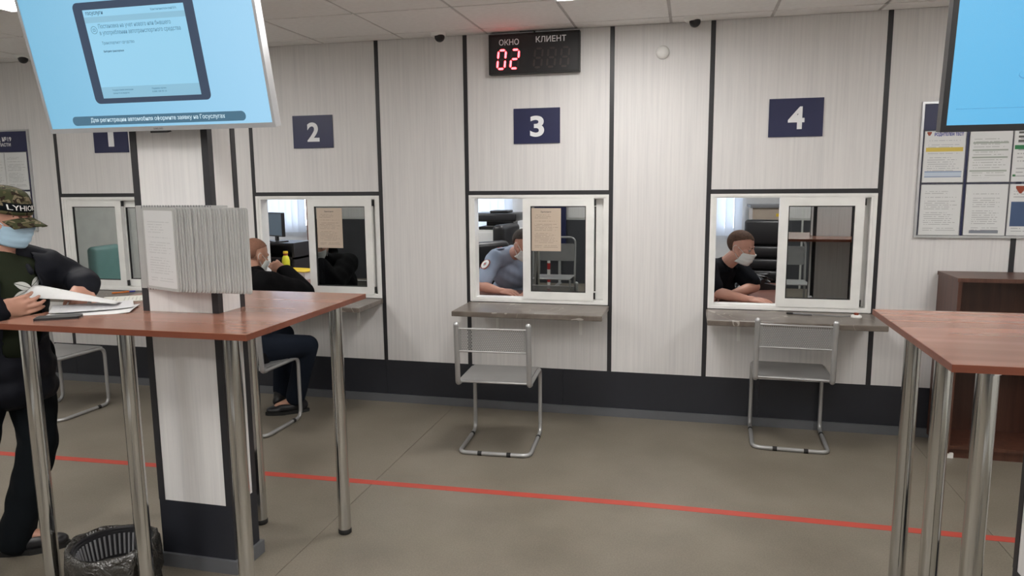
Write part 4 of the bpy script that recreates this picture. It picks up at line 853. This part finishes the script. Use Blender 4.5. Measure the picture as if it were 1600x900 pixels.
dead = [v for v in jb.verts if (v.co-sh).dot(u) > 0.075]; bmesh.ops.delete(jb, geom=dead, context='VERTS')
for _ in range(10): bmesh.ops.smooth_vert(jb, verts=[v for v in jb.verts if v.is_boundary], factor=0.5, use_axis_x=True, use_axis_y=True, use_axis_z=True)
for v in jb.verts: v.co += v.normal*0.004*math.sin(v.co.z*60+v.co.x*35)*math.sin(v.co.y*40)
q = obj('jacket', jb, 'jacket_navy', p1, True, b1, 3); md = q.modifiers.new('t', 'SOLIDIFY'); md.thickness = 0.006; md.offset = -1
tr_ = q; bm = B(-0.012, 0.012, -0.006, 0.006, -0.006, 0.006, bev=0.002); 
for v in bm.verts: v.co += V((-2.775, -2.115, 1.262))
obj('sleeve_tag', bm, 'red', tr_, False, b1)
cb_ = bmesh.new()
for s_ in (-1, 1): cap(cb_, sh+r*s_*0.085-f*0.02+u*0.055, sh+r*s_*0.080+f*0.085-u*0.02, 0.024, 0.018)
cap(cb_, sh+r*0.085-f*0.02+u*0.055, sh-f*0.075+u*0.075, 0.024, 0.024); cap(cb_, sh-r*0.085-f*0.02+u*0.055, sh-f*0.075+u*0.075, 0.024, 0.024)
cap(cb_, sh-r*0.055+u*0.075-f*0.01, V(J['sl'])+u*0.012, 0.046, 0.070); obj('collar', remesh(cb_, 0.007, 3), 'jacket_navy', q, True, b1, 3)
bm = bmesh.new(); legs(bm, J, 0.022, -0.028); tb = remesh(bm, 0.009, 3)
for v in tb.verts: v.co += v.normal*0.004*math.sin(v.co.z*38+v.co.x*60)*math.sin(v.co.y*50)
obj('trousers', tb, 'trouser_black', p1, True, b1, 3)
sp = sh*0.72+pel*0.28+f*0.124-r*0.060+u*0.028-b1                # white leaf print, flat in the shirt's material
t = NT('shirt_printed'); oc, _ = t.xyz('Object')
def along(ax):
    nd = t.new('ShaderNodeVectorMath', operation='DOT_PRODUCT'); t.t.links.new(oc, nd.inputs[0]); nd.inputs[1].default_value = tuple(ax)
    return t.m('SUBTRACT', nd.outputs['Value'], sp.dot(ax))
px, pz, pf = along(r), along(u), along(f); msk = None
for cx, cz, rx, rz_, a in ((0.030, -0.002, 0.042, 0.017, 0.35), (-0.035, 0.012, 0.034, 0.016, -0.55), (0.0, -0.040, 0.050, 0.014, 0.0), (0.045, -0.035, 0.03, 0.012, -0.4)):
    dx, dz = t.m('SUBTRACT', px, cx), t.m('SUBTRACT', pz, cz)
    e1 = t.m('DIVIDE', t.m('ADD', t.m('MULTIPLY', dx, math.cos(a)), t.m('MULTIPLY', dz, math.sin(a))), rx); e2 = t.m('DIVIDE', t.m('SUBTRACT', t.m('MULTIPLY', dz, math.cos(a)), t.m('MULTIPLY', dx, math.sin(a))), rz_)
    k = t.m('LESS_THAN', t.m('ADD', t.m('MULTIPLY', e1, e1), t.m('ABSOLUTE', e2)), 1.0); k = t.m('MULTIPLY', k, t.m('GREATER_THAN', t.m('ABSOLUTE', e2), 0.07))
    msk = k if msk is None else t.m('MAXIMUM', msk, k)
msk = t.m('MULTIPLY', msk, t.m('GREATER_THAN', pf, -0.09))
t.set(t.mix(msk, (0.022, 0.027, 0.016), (0.62, 0.63, 0.60)), 0.95, 0, 0.1)
ts_.data.materials.clear(); ts_.data.materials.append(t.mat)
mask(p1, b1, J, 'mask_blue'); hair(p1, b1, J, 'hair_short', -0.045, 0.3, 0.004, -0.06)
r, f, u = hframe(J['hf']); c = V(J['head']); P = lambda x, y, z: c+r*x+f*y+u*z
bm = bmesh.new(); bmesh.ops.create_uvsphere(bm, u_segments=36, v_segments=24, radius=1)
bmesh.ops.delete(bm, geom=[v for v in bm.verts if v.co.z < -0.12], context='VERTS')
for v in bm.verts:
    z = v.co.z; k = 1.0 if z < 0.35 else 1.0+0.05*(z-0.35); v.co = P(v.co.x*0.088*k, v.co.y*0.110*k-0.012, (z if z < 0.75 else 0.75+(z-0.75)*0.6)*0.118+0.032)
ct = obj('cap', bm, 'camouflage', p1, True, b1, 3); md = ct.modifiers.new('t', 'SOLIDIFY'); md.thickness = 0.004
bm = bmesh.new(); g = {}; NU, NV = 16, 6
for i in range(NU+1):
    for j in range(NV+1):
        a = (i/NU-0.5)*2.2; t_ = j/NV; g[i, j] = bm.verts.new(P(0.085*math.sin(a)*(1+0.02*t_), 0.094*math.cos(a)+0.004+0.075*t_*math.cos(a*0.62), 0.024-0.020*t_-0.024*(abs(a)/1.1)**2))
for i in range(NU):
    for j in range(NV): bm.faces.new((g[i, j], g[i+1, j], g[i+1, j+1], g[i, j+1]))
vz = obj('visor', bm, 'camouflage', ct, True, b1, 3); md = vz.modifiers.new('t', 'SOLIDIFY'); md.thickness = 0.004
def on_cap(x, z, lift=0.0): # x across, z up on the front of the cap
    k = math.sqrt(max(0, 1-(x/0.088)**2-((z-0.032)/0.118)**2)); return P(x, 0.110*k-0.012+lift, z)
def cap_strip(x0, x1, z0, z1, m, name, lift):
    bm = bmesh.new(); g = {}; n = 12
    for i in range(n+1):
        for j in range(3): g[i, j] = bm.verts.new(on_cap(x0+(x1-x0)*i/n, z0+(z1-z0)*j/2, lift))
    for i in range(n):
        for j in range(2): bm.faces.new((g[i, j], g[i+1, j], g[i+1, j+1], g[i, j+1]))
    o = obj(name, bm, m, ct, True, b1, 3); md = o.modifiers.new('t', 'SOLIDIFY'); md.thickness = 0.0012; return o
cap_strip(-0.044, 0.080, 0.046, 0.080, 'trouser_black', 'cap_patch', 0.0035)
cu = bpy.data.curves.new('t', 'FONT'); cu.body = 'LYHIOK'; cu.size = 0.030; cu.align_x = 'CENTER'; cu.resolution_u = 2; cu.extrude = 0.0004
o_ = bpy.data.objects.new('t', cu); C.objects.link(o_); me = bpy.data.meshes.new_from_object(o_.evaluated_get(bpy.context.evaluated_depsgraph_get())); bpy.data.objects.remove(o_)
wmax = max(v.co.x for v in me.vertices)
for v in me.vertices: v.co = on_cap(-v.co.x*0.052/wmax+0.018, 0.053+v.co.y, 0.0056+v.co.z)-b1
me.materials.clear(); link('cap_lettering', me, 'card_white', ct)
# paper held in the man's hands
bm = bmesh.new(); g = {}; NU, NV = 16, 6; A0, A1, A2 = V((-2.655, -2.485, 1.150)), V((-2.49, -2.455, 1.152)), V((-2.29, -2.38, 1.120)); sd_ = V((-0.085, 0.150, 0.034))
for i in range(NU+1):
    t_ = i/NU; p = A0*(1-t_)**2+A1*2*t_*(1-t_)+A2*t_*t_
    for j in range(NV+1): g[i, j] = bm.verts.new(p+V((sd_.x*(1-0.4*t_), sd_.y*(1-0.4*t_), sd_.z*(1-1.3*t_)))*(j/NV)+V((0, 0, 0.004*math.sin(3*j/NV))))
for i in range(NU):
    for j in range(NV): bm.faces.new((g[i, j], g[i+1, j], g[i+1, j+1], g[i, j+1]))
hp = obj('held_paper', bm, 'paper_white', None, True, (-2.5, -2.4, 1.1), 3); hp.location = (-2.5, -2.4, 1.1); md = hp.modifiers.new('t', 'SOLIDIFY'); md.thickness = 0.0008
tag(hp, 'curved white paper held in the hand of the man in the cap', 'paper', 'papers on the standing table')

# --- man in black jacket seated at window two
b2 = V((-2.80, -0.68, 0))
J = dict(pel=(-2.84, -0.74, 0.565), sl=(-3.045, -0.44, 0.965), sr=(-2.735, -0.61, 0.955), el=(-3.02, -0.12, 0.835), er=(-2.665, -0.23, 0.835), wl=(-2.84, -0.12, 0.815), wr=(-2.80, -0.255, 0.985),
         head=(-2.905, -0.44, 1.122), hf=(0.38, 0.90, -0.30), hl=(-2.92, -0.68, 0.545), hr=(-2.76, -0.77, 0.545), kl=(-2.84, -0.24, 0.53), kr=(-2.545, -0.43, 0.50), al=(-2.86, -0.27, 0.09), ar=(-2.69, -0.39, 0.09),
         tl=(0.2, 0.9), tr=(-0.80, -0.50), hdl=(0.9, 0.2, -0.05), hnl=(0, 0.1, 1), hdr=(-0.80, -0.05, 0.60), hnr=(0.25, -0.85, 0.3), tsl=1, tsr=1, curlr=0.75)
p2 = person(b2, J, 'skin_b', 'shaven-headed man in black jacket seated at the window numbered two')
bm = bmesh.new(); torso(bm, J, 0.032, 'long', 0.05, 0.02); jb = remesh(bm, 0.009, 4)
for v in jb.verts: v.co += v.normal*0.005*math.sin(v.co.z*50+v.co.x*30)*math.sin(v.co.y*45)
q = obj('jacket', jb, 'jacket_black', p2, True, b2, 3)
r, f, u = hframe((0.55, 0.83, 0)); sh = (V(J['sl'])+V(J['sr']))*0.5; bm = bmesh.new()                # folded hood / collar
for k in range(9):
    a = R(-150+k*37.5); pass
cap(bm, sh-f*0.085-r*0.10+V((0, 0, 0.105)), sh-f*0.085+r*0.06+V((0, 0, 0.088)), 0.062, 0.056); cap(bm, sh-r*0.09+V((0, 0, 0.05)), sh-f*0.06-r*0.07+V((0, 0, 0.06)), 0.032, 0.042); cap(bm, sh+r*0.09+V((0, 0, 0.05)), sh-f*0.06+r*0.07+V((0, 0, 0.06)), 0.032, 0.042)
obj('collar', remesh(bm, 0.008, 4), 'jacket_black', q, True, b2, 3)
bm = bmesh.new(); legs(bm, J, 0.020, 0.03); obj('trousers', remesh(bm, 0.009, 3), 'jeans', p2, True, b2, 3)
hair(p2, b2, J, 'hair_stubble', -0.005, 0.6, 0.0015, -0.045); mask(p2, b2, J, 'mask_white')

# --- officer in light blue shirt behind window three
b3 = V((-1.44, 0.96, 0))
J = dict(pel=(-1.46, 0.99, 0.57), sl=(-1.265, 0.90, 1.045), sr=(-1.475, 0.61, 1.020), el=(-1.10, 0.70, 0.815), er=(-1.545, 0.44, 0.820), wl=(-1.14, 0.45, 0.788), wr=(-1.385, 0.385, 0.795),
         head=(-1.245, 0.615, 1.125), hf=(0.78, -0.42, -0.46), hl=(-1.40, 1.05, 0.56), hr=(-1.52, 0.92, 0.56), kl=(-1.08, 0.82, 0.55), kr=(-1.26, 0.62, 0.55), al=(-1.05, 0.86, 0.09), ar=(-1.20, 0.62, 0.09),
         tl=(0.8, -0.5), tr=(0.8, -0.5), hdl=(-0.3, -0.9, -0.05), hnl=(0, 0, 1), hdr=(0.95, -0.1, -0.05), hnr=(0, -0.3, 1), tsl=-1, tsr=1, curlr=0.4, curll=0.4)
p3 = person(b3, J, 'skin_c', 'officer in a light blue short-sleeved shirt writing behind window three')
bm = bmesh.new(); torso(bm, J, 0.010, 'short', 0.04); jb = remesh(bm, 0.008, 3)
for v in jb.verts: v.co += v.normal*0.003*math.sin(v.co.z*70+v.co.x*50)
sht = obj('shirt', jb, 'uniform_blue', p3, True, b3, 3)
bm = bmesh.new(); sh = (V(J['sl'])+V(J['sr']))*0.5; r = (V(J['sr'])-V(J['sl'])).normalized(); f = V((0.8, -0.6, 0))
for s in (-1, 1): cap(bm, sh+r*s*0.062+V((0, 0, 0.050))-f*0.03, sh+r*s*0.035+f*0.09+V((0, 0, 0.0)), 0.018, 0.014)
cap(bm, sh+r*0.06-f*0.03+V((0, 0, 0.052)), sh-r*0.06-f*0.03+V((0, 0, 0.052)), 0.018, 0.018); obj('collar', remesh(bm, 0.005, 2), 'uniform_blue', sht, True, b3, 3)
S, E_ = V(J['sr']), V(J['er']); ax = (E_-S).normalized(); out = V((-0.35, -0.92, 0.15)); out = (out-ax*out.dot(ax)).normalized(); sd_ = out.cross(ax)
for rx, ry, m, lift in ((0.040, 0.050, 'red_brown', 0.0), (0.034, 0.043, 'card_white', 0.0015), (0.018, 0.026, 'rack_grey', 0.003), (0.012, 0.010, 'red', 0.0042)):
    bm = bmesh.new(); ell(bm, S.lerp(E_, 0.42)+out*(0.068+lift), (rx, ry, 0.006), (sd_, ax, out)); obj('sleeve_emblem', bm, m, sht, True, b3)
for s, k in (('sr', 1), ('sl', -1)):
    c = V(J[s])-r*k*0.045+V((0, 0, 0.068)); bm = bmesh.new(); ell(bm, c, (0.052, 0.024, 0.008), (r, f, V((0, 0, 1)))); ep = obj('epaulette', bm, 'uniform_blue', sht, True, b3)
    for d in (-0.02, 0.01): bm = bmesh.new(); ell(bm, c+r*d+V((0, 0, 0.008)), (0.007, 0.007, 0.003)); obj('star', bm, 'red', ep, True, b3)
bm = bmesh.new(); legs(bm, J, 0.018, 0.03); obj('trousers', remesh(bm, 0.012, 3), 'jeans', p3, True, b3, 3)
hair(p3, b3, J, 'hair_dark', -0.01, 0.9, 0.006, -0.05); mask(p3, b3, J, 'mask_white')

# --- masked officer in black behind window four
b4 = V((0.13, 0.92, 0))
J = dict(pel=(0.13, 0.95, 0.555), sl=(0.335, 0.74, 0.985), sr=(0.135, 0.44, 0.970), el=(0.475, 0.655, 0.835), er=(0.175, 0.335, 0.835), wl=(0.31, 0.50, 0.800), wr=(0.40, 0.315, 0.795),
         head=(0.362, 0.505, 1.135), hf=(0.88, -0.38, -0.28), hl=(0.19, 1.00, 0.545), hr=(0.07, 0.88, 0.545), kl=(0.42, 0.78, 0.55), kr=(0.35, 0.64, 0.55), al=(0.40, 0.82, 0.09), ar=(0.33, 0.66, 0.09),
         tl=(0.8, -0.5), tr=(0.8, -0.5), hdl=(-0.8, -0.5, -0.02), hnl=(0, 0, 1), hdr=(1, -0.1, -0.06), hnr=(0, -0.2, 1), tsl=-1, tsr=1, curlr=0.18, curll=0.3)
p4 = person(b4, J, 'skin_c', 'officer in black polo and white mask leaning on the desk behind window four')
bm = bmesh.new(); torso(bm, J, 0.016, 'short', 0.04, 0.01); jb = remesh(bm, 0.008, 3)
for v in jb.verts: v.co += v.normal*0.003*math.sin(v.co.z*60+v.co.x*50)
sht = obj('polo_shirt', jb, 'polo_black', p4, True, b4, 3)
sh = (V(J['sl'])+V(J['sr']))*0.5; r = (V(J['sr'])-V(J['sl'])).normalized(); f = V((0.85, -0.5, 0)); bm = bmesh.new()
for s in (-1, 1): cap(bm, sh+r*s*0.066+V((0, 0, 0.052))-f*0.02, sh+r*s*0.040+f*0.09, 0.020, 0.014)
cap(bm, sh+r*0.066-f*0.02+V((0, 0, 0.052)), sh-r*0.066-f*0.02+V((0, 0, 0.052)), 0.020, 0.020); obj('collar', remesh(bm, 0.005, 2), 'polo_black', sht, True, b4, 3)
bm = bmesh.new(); legs(bm, J, 0.018, 0.03); obj('trousers', remesh(bm, 0.012, 3), 'trouser_black', p4, True, b4, 3)
hair(p4, b4, J, 'hair_short', 0.0, 0.95, 0.0045, -0.045); mask(p4, b4, J, 'mask_white')
